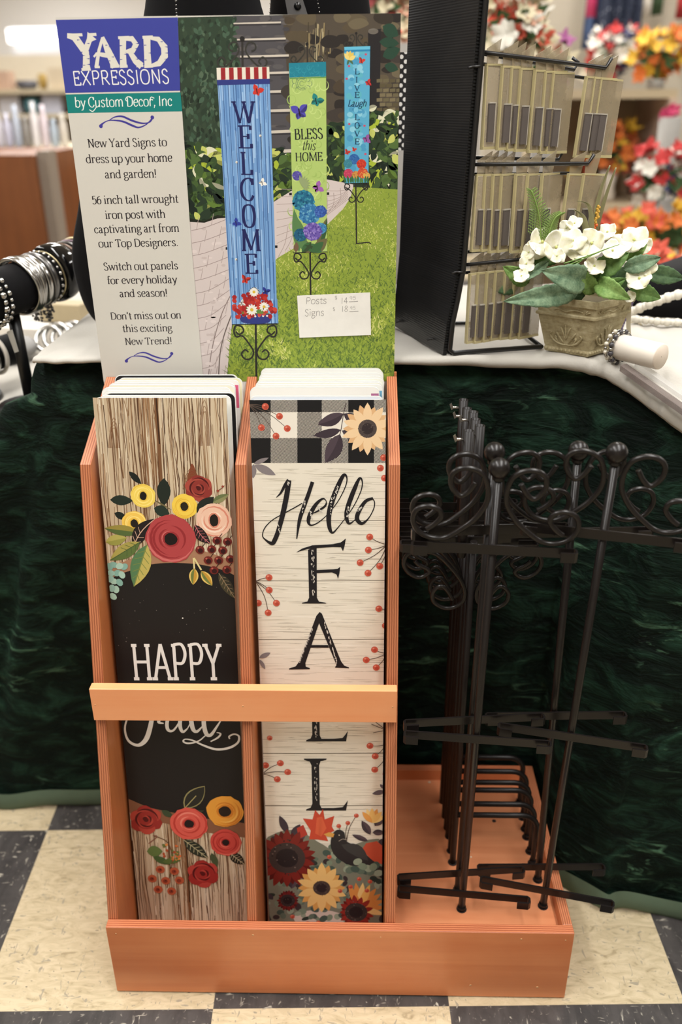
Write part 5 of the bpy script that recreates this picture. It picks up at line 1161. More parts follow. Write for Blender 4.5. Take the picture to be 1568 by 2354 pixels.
LF = [mat('leaf_mid_green', rough=.6, spec=.3, fn=fn_leafm((64, 98, 50), (118, 152, 84))), mat('leaf_grey_green', rough=.65, spec=.25, fn=fn_leafm((76, 104, 80), (142, 166, 134))), mat('leaf_light_green', rough=.6, spec=.3, fn=fn_leafm((88, 124, 58), (146, 176, 104))), mat('leaf_dark_green', rough=.6, spec=.3, fn=fn_leafm((46, 70, 46), (92, 120, 82)))]
def leaf3(tip, base, wpx, m, yt, yb, fold=.25, droop=.12, root=None):
    A = atY(base[0], base[1], yb); T = atY(tip[0], tip[1], yt); L = (T-A); l = L.length
    w = wpx*1.03/FPX; view = (CAM-(A+T)/2).normalized(); sd = L.normalized().cross(view).normalized(); nr = sd.cross(L.normalized()).normalized()
    if nr.dot(view) < 0: nr = -nr
    rows = []; nU, nV = 14, 8
    for i in range(nU+1):
        t = i/nU; ww = w*.5*(math.sin(math.pi*min(1, t**.85))**.75)*(1.08-.25*t)+.0002
        c = A+L*t+nr*(l*droop*math.sin(math.pi*t)); row = []
        for j in range(nV+1):
            s_ = (j/nV-.5)*2; zig = 1+(.05*math.sin(i*2.9) if abs(s_) > .95 else 0)
            row.append(c+sd*(s_*ww*zig)+nr*(abs(s_)*ww*fold+.0007*math.sin(i*1.9-abs(s_)*5)*(1-abs(s_)*.2)-.0012*(1-min(1, abs(s_)*5))))
        rows.append(row)
    q = MB(); q.grid(rows); o = q.build('leaf', LF[m], pot); md = o.modifiers.new('thick', 'SOLIDIFY'); md.thickness = .0004
    if root: 
        q = MB(); q.tube([A, A.lerp(root, .5)+Vector((0, 0, -.004)), root], .0011, 6); q.build('stem', LF[2], pot)
C0 = pc+Vector((0, 0, .068))
for tip, base, w_, m, yt, yb, fo, dr_ in (((1157, 693), (1330, 672), 52, 1, .285, .318, .2, .1), ((1244, 622), (1352, 648), 66, 1, .285, .312, .2, .18), ((1156, 612), (1216, 650), 42, 2, .31, .325, .15, .1), ((1119, 652), (1196, 652), 54, 3, .335, .345, .15, .05),
     ((1447, 581), (1358, 634), 52, 0, .31, .318, .2, .12), ((1520, 592), (1432, 618), 40, 1, .315, .322, .2, .1), ((1572, 640), (1480, 625), 44, 3, .345, .345, .2, .1), ((1450, 688), (1366, 648), 46, 2, .285, .312, .25, .3), ((1519, 686), (1448, 662), 42, 0, .325, .33, .2, .1),
     ((1196, 650), (1262, 600), 22, 1, .300, .318, .4, .05), ((1222, 604), (1288, 580), 44, 0, .325, .335, .2, .1), ((1330, 610), (1364, 676), 40, 2, .300, .315, .3, .1), ((1440, 640), (1380, 668), 36, 0, .29, .315, .2, .1), ((1488, 560), (1440, 600), 28, 2, .33, .335, .2, .1), ((1310, 600), (1350, 660), 50, 0, .325, .33, .2, .1), ((1405, 600), (1365, 665), 48, 3, .33, .335, .2, .1), ((1250, 660), (1345, 680), 44, 3, .32, .33, .1, .1), ((1460, 610), (1395, 670), 50, 3, .34, .338, .1, .1)):
    leaf3(tip, base, w_, m, yt, yb, fo, dr_)
def fn_petal(nt, p):
    n = nt.noise(nt.coord('Object', (1, 1, 1)), 110, 3); nt.link(nt.ramp(n, [(.3, (226, 222, 184)), (.6, (246, 243, 226))]), p.inputs['Base Color'])
    p.inputs['Subsurface Weight'].default_value = .12; p.inputs['Subsurface Radius'].default_value = (.004, .004, .003); p.inputs['Subsurface Scale'].default_value = .5
PET = mat('white_petal_fabric', rough=.7, spec=.2, fn=fn_petal); PEC = mat('petal_throat', (206, 212, 130), .7)
def blossom(px, py, rpx, y, dirv=None, n=4, name='blossom', parent=None, mats=(None, None)):
    c = atY(px, py, y); r = rpx*1.0/FPX*1.05; view = (CAM-c).normalized()
    ax = (view*.7+Vector((random.uniform(-.5, .5), random.uniform(-.3, .2), random.uniform(.1, .7)))).normalized() if dirv is None else Vector(dirv).normalized()
    u = ax.cross(Vector((0, 0, 1))).normalized(); v = ax.cross(u); a0 = random.uniform(0, 1.5); q = MB()
    for k in range(n):
        a = a0+2*math.pi*k/n+random.uniform(-.15, .15); d = u*math.cos(a)+v*math.sin(a); e = ax.cross(d); rows = []; rr = r*random.uniform(.9, 1.15); ph = random.uniform(0, 6)
        for i in range(8):
            t = i/7; ww = rr*.66*(math.sin(math.pi*min(.97, .12+t*.80))**.6); row = []
            for j in range(9):
                s_ = (j/8-.5)*2; row.append(c+d*(rr*(t-.06*s_*s_*t))+e*(s_*ww)+ax*(rr*(.34*t*t-.30*abs(s_)**2*.5+.07*math.sin(s_*4+ph)*t+.05*k/n)))
            rows.append(row)
        q.grid(rows)
    q.ball(c+ax*r*.06, r*.10, 8, 6, 1)
    o = q.build(name, [mats[0] or PET, mats[1] or PEC], parent or pot); md = o.modifiers.new('thick', 'SOLIDIFY'); md.thickness = .0003
    return o
for px, py, rr, y in ((1246, 556, 34, .318), (1278, 568, 32, .308), (1316, 553, 30, .318), (1303, 524, 18, .330), (1321, 513, 18, .330), (1361, 559, 33, .312), (1397, 533, 22, .328), (1408, 576, 28, .306), (1458, 552, 34, .330), (1478, 566, 24, .335), (1366, 612, 26, .305), (1210, 606, 18, .308), (1199, 634, 17, .300), (1470, 640, 30, .312), (1216, 580, 17, .312), (1281, 588, 17, .303), (1490, 612, 20, .318), (1335, 578, 30, .320), (1430, 560, 26, .334), (1448, 682, 14, .312), (1235, 575, 24, .322)):
    blossom(px, py, rr, y)
FERN = mat('fern_green', (122, 150, 72), .6)
def fern(pts, y, n, ln, name='fern_sprig'):
    q = MB(); P = [atY(px, py, y) for px, py in smooth_path(pts, 6)]; q.tube(P, .0010, 6)
    for i in range(2, len(P)):
        t = i/len(P); l = ln*(1-t*.7); T = (P[i]-P[i-1]).normalized()
        for sd_ in (1, -1):
            d = (Vector((sd_, .15, 0))*.9+T*.55).normalized(); e = P[i]+d*l; q.tube([P[i], e], [.0005, .0003], 5)
            for k in range(1, 7):
                pp = P[i].lerp(e, k/6.5)
                for s2 in (1, -1):
                    f = (d*.5+Vector((0, 0, 1))*s2*.7+Vector((0, .1*s2, 0))).normalized(); q.tube([pp, pp+f*l*.22*(1.1-k/8)], [.00045, .0003], 4)
    q.build(name, FERN, pot)
fern([(1244, 560), (1242, 520), (1236, 480), (1222, 438)], .318, 6, .020); fern([(1258, 560), (1264, 530), (1276, 502), (1292, 490)], .316, 5, .013)
BL = mat('dry_grass_blade', (134, 130, 92), .6)
for pts, w_, yy in (([(1350, 560), (1346, 520), (1338, 495), (1320, 482)], 15, .335), ([(1358, 560), (1360, 510), (1352, 470), (1326, 462)], 11, .340), ([(1362, 550), (1368, 500), (1380, 440), (1402, 380)], 10, .345), ([(1366, 550), (1378, 500), (1396, 440), (1416, 385)], 9, .35), ([(1356, 560), (1352, 500), (1345, 455), (1338, 430)], 10, .35)):
    P = smooth_path(pts, 5); A = [atY(x, y, yy) for x, y in P]; n = len(A); rows = []
    for i, c in enumerate(A): ww = w_/FPX*.55*(1-(i/n)**2)+.0002; rows.append([c+Vector((-ww, -.001, 0)), c+Vector((0, .001, 0)), c+Vector((ww, -.001, 0))])
    q = MB(); q.grid(rows); o = q.build('grass_blade', BL, pot); o.modifiers.new('thick', 'SOLIDIFY').thickness = .0003
q = MB()
for i in range(22): t = i/21; c = atY(1362+16*t+random.uniform(-4, 4), 540-66*t, .345); q.ball(c, .0024*(1.1-.4*t), 8, 6, 0 if t < .4 else 1)
q.build('berry_spike', [mat('orange_berry', (224, 104, 40), .5), mat('amber_berry', (204, 160, 62), .5)], pot)
for pts in ([(1300, 612), (1340, 596), (1390, 574), (1424, 562)], [(1296, 606), (1346, 590), (1400, 570)], [(1304, 618), (1330, 604), (1352, 586)]):
    q = MB(); q.tube([atY(x, y, .296) for x, y in smooth_path(pts, 5)], [.0009-.0005*i/15 for i in range(len(smooth_path(pts, 5)))], 5); q.build('grass_stalk', LF[2], pot)
rb = [atY(u, v, .345) for u, v in ((1440, 690), (1452, 690), (1450, 750), (1452, 794), (1443, 794), (1440, 750))]
q = MB(); q.prism(rb, (0, .0008, 0)); q.build('ribbon_tail', mat('beige_ribbon', (206, 196, 172), .5), pot)
# ------------------------------------------------------------------ jewellery at the right
WLE = mat('white_leatherette', (232, 224, 212), .5)
r0, r1 = at(1424, 797, 'z', ZT+.0165), at(1519, 820, 'z', ZT+.0165); axd = (r1-r0).normalized(); Lr = (r1-r0).length
roll = thing('bracelet_roll', (r1.x, r1.y, ZT), 'white padded display roll lying on the table beside the flower pot', 'display roll')
b = MB(); b.lathe([(.0005, -.004), (.0145, -.004), (.0155, -.002), (.0155, Lr-.0015), (.0148, Lr)], r0, 26, axis=axd); b.build('padded_tube', WLE, roll)
b = MB(); b.lathe([(.0140, Lr-.0005), (.0140, Lr+.0006), (.0005, Lr+.0008)], r0, 26, axis=axd); b.lathe([(.0148, Lr-.0008), (.0152, Lr+.0002), (.0140, Lr+.0006)], r0, 26, axis=axd); b.build('end_disc', mat('end_disc_cream', (226, 212, 196), .55), roll)
SIL = mat('silver_metal', (196, 194, 190), .22, 1.0); GUN = mat('dark_silver', (120, 118, 116), .3, .9)
def ring_beads(name, label, c, axis, r, n, br, m, cat='bracelet', grp=None, flat=1):
    c = Vector(c); ax = Vector(axis).normalized(); u = ax.cross(Vector((0, 0, 1))).normalized(); v = ax.cross(u); q = MB()
    for i in range(n):
        a = 2*math.pi*i/n; q.ball(c+(u*math.cos(a)+v*math.sin(a))*r, br*(1 if i % 2 else .75), 8, 6, i % 2 if isinstance(m, list) else 0)
    o = q.build(name, m, None, tuple(c)); return tag(o, label, cat, grp)
def ring_tube(name, label, c, axis, r, tr, m, cat='bracelet', grp=None, wid=None, twist=0):
    c = Vector(c); ax = Vector(axis).normalized(); u = ax.cross(Vector((0, 0, 1))).normalized(); v = ax.cross(u); q = MB(); n = 40
    if wid:
        rows = []
        for i in range(n+1):
            a = 2*math.pi*i/n; d = u*math.cos(a)+v*math.sin(a); rows.append([c+d*(r+dr_)+ax*w_ for dr_, w_ in ((0, -wid), (tr, -wid), (tr*1.5, -wid*.4), (tr*1.5, wid*.4), (tr, wid), (0, wid))])
        q.grid(rows)
    else:
        for k in range(max(1, twist)):
            P = [c+(u*math.cos(a)+v*math.sin(a))*(r+(tr*.25*math.cos(a*3+k*2.1) if twist else 0))+ax*(tr*((k-(twist-1)/2)*1.35+.5*math.sin(a*2+k*.8)) if twist else 0) for a in [2*math.pi*i/(n*2) for i in range(n*2)]]
            q.tube(P, tr, 6, closed=True)
    o = q.build(name, m, None, tuple(c)); return tag(o, label, cat, grp)
ring_beads('bead_bracelet', 'crystal and grey bead bracelet around the white roll next to the pot', r0+axd*.001, axd, .0185, 22, .0034, [SIL, mat('smoky_bead', (70, 68, 72), .15)])
ring_beads('bead_bracelet', 'pale silver bead bracelet just behind the grey one on the white roll', r0-axd*.007, axd, .0178, 22, .0028, [SIL, mat('pearl_bead', (226, 218, 200), .25)])
ACR = clear_mat('smoked_acrylic', (128, 116, 112), .62, .1); ACC = clear_mat('clear_acrylic', (206, 204, 200), .35, .08)
a0, a1 = atY(1432, 848, .272)+Vector((0, 0, .002)), atY(1585, 956, .196)+Vector((0, 0, .002))
ac = thing('acrylic_riser', (a0+a1)/2+Vector((0, 0, -.004)), 'low clear acrylic riser lying along the folded cloth edge at right', 'acrylic riser')
b = MB(); dd = (a1-a0); sdv = dd.normalized().cross(Vector((0, 0, 1))).normalized()*-.006
b.obox((a0+a1)/2, dd*.5, sdv, (0, 0, .0035)); b.build('lower_block', ACR, ac)
b = MB(); b.obox(a0.lerp(a1, .55)+Vector((.011, .006, .007)), dd*.46, sdv*.9, (0, 0, .0025)); b.build('upper_block', ACC, ac)
VB = mat('black_velvet_display', (11, 10, 12), .85, 0, .15, Sheen_Weight=.03)
def slab_bust(name, label, cx_, y, zs, hw, depth, lean=0, cat='necklace stand'):
    t = thing(name, (cx_, y, zs[0]), label, cat); rows = []
    for z, w_ in zip(zs, hw):
        rows.append([Vector((cx_+w_*math.cos(a), y+lean*(z-zs[0])+depth*math.sin(a)*(1 if math.sin(a) > 0 else .8), z)) for a in [2*math.pi*k/32 for k in range(32)]])
    q = MB(); q.grid(rows, 0, None, True); q.face(rows[0][::-1]); q.face(rows[-1]); q.build('bust_form', VB, t); return t
def zbust(P, n=6): S = smooth_path(P, n); return [p[0] for p in S], [p[1] for p in S]
zs, hw = zbust([(.7645, .155), (.80, .186), (.866, .197), (.93, .180), (1.0, .158), (1.07, .118), (1.13, .078), (1.18, .064), (1.26, .060), (1.33, .066)])
slab_bust('necklace_bust', 'large black velvet necklace bust standing behind the printed poster', .133, .425, zs, hw, .042)
def chain(name, label, P, r, m, cat='necklace', grp=None):
    q = MB(); S = smooth_path(P, 6)
    for i, p in enumerate(S): q.ball(p, r*(1 if i % 2 else .8), 7, 5)
    o = q.build(name, m, None, tuple(P[0])); return tag(o, label, cat, grp)
chain('chain_necklace', 'dull grey chain hanging on the large black bust above the poster', [atY(400, -90, .368), atY(404, -30, .372), atY(406, 30, .3795), atY(410, 60, .381)], .0016, GUN)
slab_bust('necklace_bust', 'second black velvet bust behind the poster carrying silver pendants', .266, .52, *zbust([(.7645, .07), (.85, .09), (1.0, .085), (1.14, .066), (1.2, .060), (1.3, .060)]), .035)
def pend(pts, y, name, label, m, cat): q = MB(); q.prism([atY(u, v, y) for u, v in pts], (0, .002, 0)); o = q.build(name, m, None, tuple(atY(pts[0][0], pts[0][1], y))); return tag(o, label, cat)
pend([(652, -20), (690, -20), (708, 36), (712, 60), (664, 60), (662, 36)], .47, 'pendant_plate', 'broad grey silver pendant plate hanging just above the poster top', mat('brushed_pewter', (112, 112, 114), .4, .6), 'pendant')
b = MB(); b.lathe([(.0045, -.0002), (.0045, .0006), (.0005, .0007)], atY(684, 14, .4695), 14, axis=(0, -1, 0)); tag(b.build('pendant_hole_disc', mat('hole_black', (12, 12, 13), .3), None, tuple(atY(684, 14, .4695))), 'small black disc painted for the hole in the grey silver pendant', 'pendant_hole')  # black disc painted in place of the pendant's open hole
for k, (u0, u1, lb) in enumerate(((626, 618, 'thin silver chain left of the grey pendant plate'), (722, 738, 'thin silver chain right of the grey pendant plate'))): chain('chain_necklace', lb, [atY(u0, -40, .466), atY((u0+u1)/2, 0, .466), atY(u1, 50, .466)], .0009, SIL)
b = MB(); b.lathe([(.002, .0), (.008, .002), (.0105, .03), (.0105, .06)], atY(572, 90, .50), 16); tag(b.build('amber_bottle', mat('amber_plastic', (220, 158, 50), .35), None, tuple(atY(572, 90, .50))), 'narrow amber yellow object showing between the two black busts', 'bottle')
def fn_chev(nt, p):
    v = nt.coord('Object', (1, 1, 1)); sp = nt.node('ShaderNodeSeparateXYZ'); nt.link(v, sp.inputs[0])
    zz = nt.math('PINGPONG', nt.math('MULTIPLY', sp.outputs[0], 1.0), .006); q = nt.math('MODULO', nt.math('ADD', nt.math('ADD', sp.outputs[2], zz), 1.0), .010)
    nt.link(nt.mix(nt.math('GREATER_THAN', q, .005), (238, 236, 232), (24, 22, 28)), p.inputs['Base Color'])
b = MB(); b.lathe([(.012, 0), (.018, .03), (.019, .075), (.015, .083), (.003, .09)], atY(776, 150, .52), 22); tag(b.build('chevron_pouch', mat('chevron_print', rough=.6, fn=fn_chev), None, tuple(atY(776, 150, .52))), 'black and white zigzag pouch top peeking over the poster', 'pouch')
def fn_dots(nt, p):
    v = nt.node('ShaderNodeTexVoronoi'); v.inputs['Scale'].default_value = 130; v.inputs['Randomness'].default_value = 0; nt.link(nt.coord('Object', (1, .01, 1), (0, .78, 0)), v.inputs['Vector'])
    nt.link(nt.mix(nt.math('LESS_THAN', v.outputs['Distance'], .32), (22, 20, 22), (232, 230, 226)), p.inputs['Base Color'])
b = MB(); p = atY(930, 250, .50); b.box((p.x-.03, p.y, p.z-.05), (p.x+.012, p.y+.02, p.z+.065)); tag(b.build('polka_dot_bag', mat('polka_dots', rough=.7, fn=fn_dots), None, tuple(p)), 'black polka dot bag seen between the poster and the black rack', 'bag')
# ------------------------------------------------------------------ bracelet bars at the left
def bracelet_bar(p0, p1, r, zt, label):
    p0 = Vector(p0); p1 = Vector(p1); ax = (p1-p0).normalized(); L = (p1-p0).length; mid = p0.lerp(p1, .38)
    t = thing('bracelet_stand', (mid.x, mid.y, zt), label, 'bracelet stand')
    b = MB(); b.lathe([(.001, 0), (r*.95, 0), (r, .003), (r, L-.003), (r*.95, L), (.001, L)], p0, 28, axis=ax); b.build('padded_bar', VB, t)
    b = MB(); b.tube([(mid.x, mid.y, mid.z-r*.9), (mid.x+.004, mid.y, zt+.008)], .0085, 12); b.build('post', mat('black_stand_plastic', (22, 22, 24), .4), t)
    b = MB(); b.lathe([(.001, .009), (.045, .008), (.047, .003), (.047, 0), (.001, 0)], (mid.x+.004, mid.y, zt), 26); b.build('base', mat('black_stand_plastic', (22, 22, 24), .4), t)
    return p0, ax
ZL = .655
p0, ax = bracelet_bar((-.205, .345, .814), (-.092, .60, .840), .0325, ZL, 'black bracelet bar on a post left of the poster, loaded with bracelets')
BG = 'bracelets on the black bar'
def on(px): return p0+ax*px
items = [('chain_bracelet', 'chunky silver chain bracelet at the left picture edge of the black bar', .060, 'beads', SIL, .0382, .0046), ('chain_bracelet', 'second silver link bracelet from the left on the black bar', .072, 'beads', SIL, .0370, .0036), ('bangle', 'wide twisted silver bangle in several strands on the black bar', .130, 'twist', SIL, .0375, .0027), ('bangle', 'plain narrow silver cuff beside the twisted bangle', .150, 'band', SIL, .0345, .0018), ('bangle', 'flat engraved grey cuff right of the plain narrow silver cuff', .1615, 'band', GUN, .0345, .0022), ('chain_bracelet', 'heart link silver bracelet on the middle of the black bar', .1725, 'beads', SIL, .0360, .0026), ('rope_bracelet', 'thin rope bracelet of pale gold next to the glossy black bangle', .1805, 'tube', mat('pale_gold', (206, 190, 150), .3, .9), .0345, .0012), ('bangle', 'wide glossy black bangle on the black bar', .199, 'wide', mat('gloss_black', (14, 14, 15), .08), .0345, .0045), ('bangle', 'first slim brown bangle behind the glossy black one', .222, 'tube', mat('brown_shell', (120, 98, 84), .3, .3), .0350, .0022), ('bangle', 'second slim grey bangle behind the glossy black one', .232, 'tube', GUN, .0350, .0024), ('bangle', 'third slim mauve bangle behind the glossy black one', .242, 'tube', mat('mauve_shell', (140, 120, 130), .3, .3), .0352, .0022), ('bangle', 'pale gold bangle furthest back on the black bar', .254, 'tube', mat('pale_gold', (206, 190, 150), .3, .9), .0358, .0028)]
for nm, lb, d, kind, m, r, tr in items:
    if kind == 'beads': ring_beads(nm, lb, on(d), ax, r, 26, tr, m, 'bracelet', BG)
    elif kind == 'twist': ring_tube(nm, lb, on(d), ax, r, tr, m, 'bracelet', BG, None, 5)
    elif kind == 'band': ring_tube(nm, lb, on(d), ax, r, tr, m, 'bracelet', BG, .0045)
    elif kind == 'wide': ring_tube(nm, lb, on(d), ax, r, tr, m, 'bracelet', BG, .0145)
    else: ring_tube(nm, lb, on(d), ax, r, tr, m, 'bracelet', BG)
c = on(.166)+Vector((.0, -.004, -.040)); q = MB()
for i in range(130): q.ball(c+Vector((random.uniform(-.014, .014)-random.random()*.004, random.uniform(-.006, .012), random.uniform(-.018, .010))), .0019, 6, 4)
tag(q.build('mesh_bracelet', GUN, None, tuple(c)), 'silver mesh of tiny links hanging under the black bar', 'bracelet', BG)
tg = [on(.10)+Vector(v) for v in ((0, -.02, -.05), (.008, -.02, -.047), (.011, -.018, -.078), (.005, -.018, -.080))]
b = MB(); b.prism(tg, (0, .0008, 0)); tag(b.build('price_tag', mat('white_tag', (222, 220, 216), .6), None, tuple(tg[0])), 'small white paper price tag dangling by the black post', 'price tag')
p0, ax = bracelet_bar((-.300, .43, .703), (-.222, .57, .710), .024, ZL, 'lower bracelet bar half cut off by the left picture edge')
for d, m, lb in ((.030, WLE, 'white bangle on the lower bar, nearest the front'), (.046, GUN, 'grey bangle on the lower bar, second from the front'), (.090, WLE, 'white bangle on the lower bar, third from the front'), (.106, SIL, 'silver bangle on the lower bar, fourth from the front'), (.122, WLE, 'white bangle on the lower bar, fifth from the front')): ring_tube('bangle', lb, on(d), ax, .0285, .0032, m, 'bracelet', 'bangles on the lower bar')
# side table at the left, lower than the front table
b = MB(); jx = thing('jewelry_table', (-.75, .9, 0), 'low cloth covered table with jewellery at the left edge', 'table')
b.box((-1.3, .455, ZL-.05), (-.135, 1.5, ZL-.001)); b.build('tabletop', LIN, jx)
b = MB(); b.box((-1.27, .56, .0), (-.16, 1.46, ZL-.05)); b.build('skirt', mat('grey_skirt', (120, 116, 110), .9), jx)
for k, (u, v, y, w_, col, lb) in enumerate(((140, 790, .62, .030, SIL, 'silver cuff heap lying behind the white cloth corner at left'), (60, 770, .7, .05, WLE, 'cream jewellery box on the side table under the bracelets'), (150, 715, .95, .045, mat('kraft_box', (176, 160, 128), .7), 'long beige box on the side table beside the black bust'), (20, 800, .75, .06, mat('grey_pouch', (150, 148, 146), .8), 'grey pouch on the side table at the left edge'))):
    c = at(u, v, 'z', ZL+.02); q = MB()
    if k == 0:
        for i in range(5): 
            cc = c+Vector((i*.012-.02, i*.006, .004+.003*(i % 2))); q.tube([cc+Vector((.022*math.cos(t), .014*math.sin(t), .018*math.sin(t)+.004)) for t in [i2*.35 for i2 in range(16)]], .0042, 8)
    elif k == 3:
        q.ball(c, w_*.8, 16, 10, sz=.45)
    else: q.obox(c, Vector((w_, -.01, 0)), Vector((.006, .022, 0)), (0, 0, .018))
    tag(q.build(('cuff_heap', 'jewelry_box', 'gift_box', 'soft_pouch')[k], col, None, tuple(c), bevel=.002 if k in (1, 2) else 0), lb, ('cuff bracelet', 'box', 'box', 'pouch')[k])
# right hand jewellery stands
t = slab_bust('necklace_bust', 'low black velvet necklace form behind the white roll at right', .835, .57, *zbust([(.7645, .12), (.78, .135), (.80, .125), (.822, .09), (.836, .04)]), .07)
chain('bead_necklace', 'white shell bead necklace draped on the low black form', [Vector((.708, .520, .7725)), Vector((.735, .500, .792)), Vector((.77, .490, .806)), Vector((.82, .484, .812)), Vector((.86, .486, .810)), Vector((.90, .495, .804))], .0075, mat('shell_white', (226, 220, 206), .4))
chain('bead_necklace', 'second white bead string low on the black form', [Vector((.705, .488, .7712)), Vector((.74, .470, .7712)), Vector((.78, .466, .7712)), Vector((.82, .466, .7712)), Vector((.87, .475, .7712))], .006, mat('shell_white', (226, 220, 206), .4))
chain('bead_necklace', 'purple and silver bead string standing right behind the stone pot', [atY(1452, 692, .46), atY(1444, 712, .455), atY(1436, 732, .45), atY(1428, 752, .445), atY(1424, 770, .44)], .0036, mat('amethyst', (74, 56, 92), .2))
chain('bead_necklace', 'cream pebble bead string heaped behind the white roll', [atY(1456, 742, .50), atY(1468, 752, .49), atY(1476, 768, .47), atY(1490, 776, .46)], .0065, mat('pebble_cream', (220, 208, 180), .4))
b = MB(); p = atY(1560, 860, .42); b.ball((p.x+.02, p.y, p.z-.01), .04, 18, 12, sz=.8); tag(b.build('ring_pillow', VB, None, (p.x+.02, p.y, p.z-.01)), 'round black velvet pad at the right picture edge', 'jewellery pad')
# ------------------------------------------------------------------ the shop behind, left
BRN = mat('brown_cabinet_wood', rough=.5, fn=fn_wood((100, 55, 24), (132, 76, 36), 'z', .5, .5))
BEI = mat('beige_laminate', (196, 182, 154), .7); DKS = mat('dark_shelf', (58, 58, 54), .7); GRY = mat('grey_trim', (140, 126, 112), .6)
yc = 2.2; xr = atY(76, 360, yc).x; zt = atY(40, 357, yc).z
cab = thing('wooden_cabinet', (xr-.8, yc+.2, 0), 'tall brown wooden cabinet side at the far left', 'cabinet')
b = MB(); b.box((xr-1.8, yc, .0), (xr, yc+.5, zt)); b.build('body', BRN, cab)
b = MB(); b.box((xr+.001, yc+.03, 0), (xr+.035, yc+.12, zt+.01)); b.build('trim_strip', GRY, cab)
ys = 2.75; z1 = atY(110, 342, ys).z; xl = atY(62, 342, ys).x; xe = atY(330, 400, ys).x
ct = thing('shop_counter', ((xl+xe)/2, ys+.2, 0), 'counter with beige top and dark open shelves behind the cabinet', 'counter')
b = MB(); b.box((xl-.02, ys, z1-.05), (xe+.3, ys+.5, z1)); b.build('counter_top', BEI, ct)
b = MB(); b.box((xl, ys+.40, .0), (xe+.3, ys+.48, z1-.05)); b.build('back_board', DKS, ct)
for k in range(3): b = MB(); b.box((xl, ys+.05, z1-.32-k*.28), (xe+.3, ys+.40, z1-.30-k*.28)); b.build('shelf', mat('shelf_grey', (108, 106, 98), .7), ct)
b = MB(); b.box((xl+.06, ys+.02, 0), (xl+.10, ys+.06, z1-.05)); b.build('upright', mat('reddish_post', (112, 70, 48), .6), ct)
q = MB(); q.ball(atY(132, 450, ys+.2), .035, 14, 10); tag(q.build('glass_jar', mat('olive_glass', (150, 140, 92), .3), None, tuple(atY(132, 450, ys+.2))), 'olive coloured jar in the dark counter shelf', 'jar')
pal = [(232, 230, 238), (214, 214, 232), (196, 206, 222), (150, 146, 140), (240, 238, 240), (226, 214, 222), (176, 190, 204), (206, 200, 190)]
LBL = ['white', 'lavender white', 'pale blue', 'grey', 'bright white', 'pinkish white', 'blue grey', 'stone grey', 'pale blue', 'white']
for k in range(8):
    u = 4+k*21; p = atY(u, 342, ys+.12); h = (.14, .12, .15, .11, .16, .15, .10, .12)[k]; q = MB()
    q.lathe([(.001, 0), (.013, 0), (.0145, .01), (.0145, h*.68), (.008, h*.8), (.008, h), (.001, h)], (p.x, p.y, z1), 14)
    t = tag(q.build('lotion_bottle', mat('bottle_%s' % 'abcdefgh'[k], pal[k], .4), None, (p.x, p.y, z1)), '%s bottle, %s from the left on the counter top' % (LBL[k], NTH[k]), 'bottle', 'bottles on the beige counter')
yw = 4.2
su = thing('wall_shelving', (atY(110, 200, yw).x, yw+.15, 0), 'cream shelving with mixed goods far back at left', 'shelving')
xa, xb = atY(-80, 200, yw).x, atY(330, 200, yw).x
b = MB(); b.box((xa, yw+.3, 0), (xb, yw+.34, atY(100, 120, yw).z)); b.build('back_board', mat('cream_board', (216, 206, 186), .8), su)
for v in (205, 262, 330): z = atY(100, v, yw).z; b = MB(); b.box((xa, yw, z-.02), (xb, yw+.3, z)); b.build('shelf', BEI, su)
goods = [(58, 168, 24, 16, (84, 84, 92), 'dark_bowl', 'dark grey bowl on the top far shelf', 'bowl'), (96, 170, 10, 28, (170, 140, 70), 'amber_vase', 'amber vase beside the dark grey bowl', 'vase'), (72, 222, 18, 30, (92, 150, 164), 'teal_jar', 'teal jar on the middle far shelf', 'jar'), (8, 190, 20, 26, (196, 164, 142), 'pink_box', 'dusty pink box at the left end of the top far shelf', 'box'), (138, 150, 22, 30, (206, 190, 164), 'tan_box', 'tan box at the right of the top far shelf', 'box'), (138, 250, 12, 10, (84, 66, 60), 'brown_dish', 'small brown dish on the middle far shelf', 'dish'), (140, 322, 18, 12, (110, 100, 92), 'grey_basket', 'grey basket low on the far shelf', 'basket'), (125, 235, 20, 34, (200, 202, 218), 'lilac_box', 'lilac box behind the small brown dish', 'box'), (30, 250, 22, 34, (206, 204, 210), 'pale_box', 'pale grey box left of the teal jar', 'box')]
for u, v, hw_, hh_, colr, nm, lb, ct_ in goods:
    p = atY(u, v, yw+.1); s = yw*1.0/FPX*1.12; q = MB(); w_, h_ = hw_*s, hh_*s; zb_ = p.z-h_/2
    shelfz = min((atY(100, k, yw).z for k in (205, 262, 330)), key=lambda z: abs(z-zb_)); zb_ = shelfz+.0005
    if 'box' in nm: q.box((p.x-w_, p.y-.05, zb_), (p.x+w_, p.y+.05, zb_+h_*1.4))
    else: q.lathe([(.001, 0), (w_*.7, 0), (w_, h_*.5), (w_*.9, h_*1.1), (w_*.85, h_*1.1), (w_*.6, h_*.3), (.001, h_*.2)], (p.x, p.y, zb_), 18)
    tag(q.build(nm, mat(nm+'_colour', colr, .6), None, (p.x, p.y, zb_)), lb, ct_)
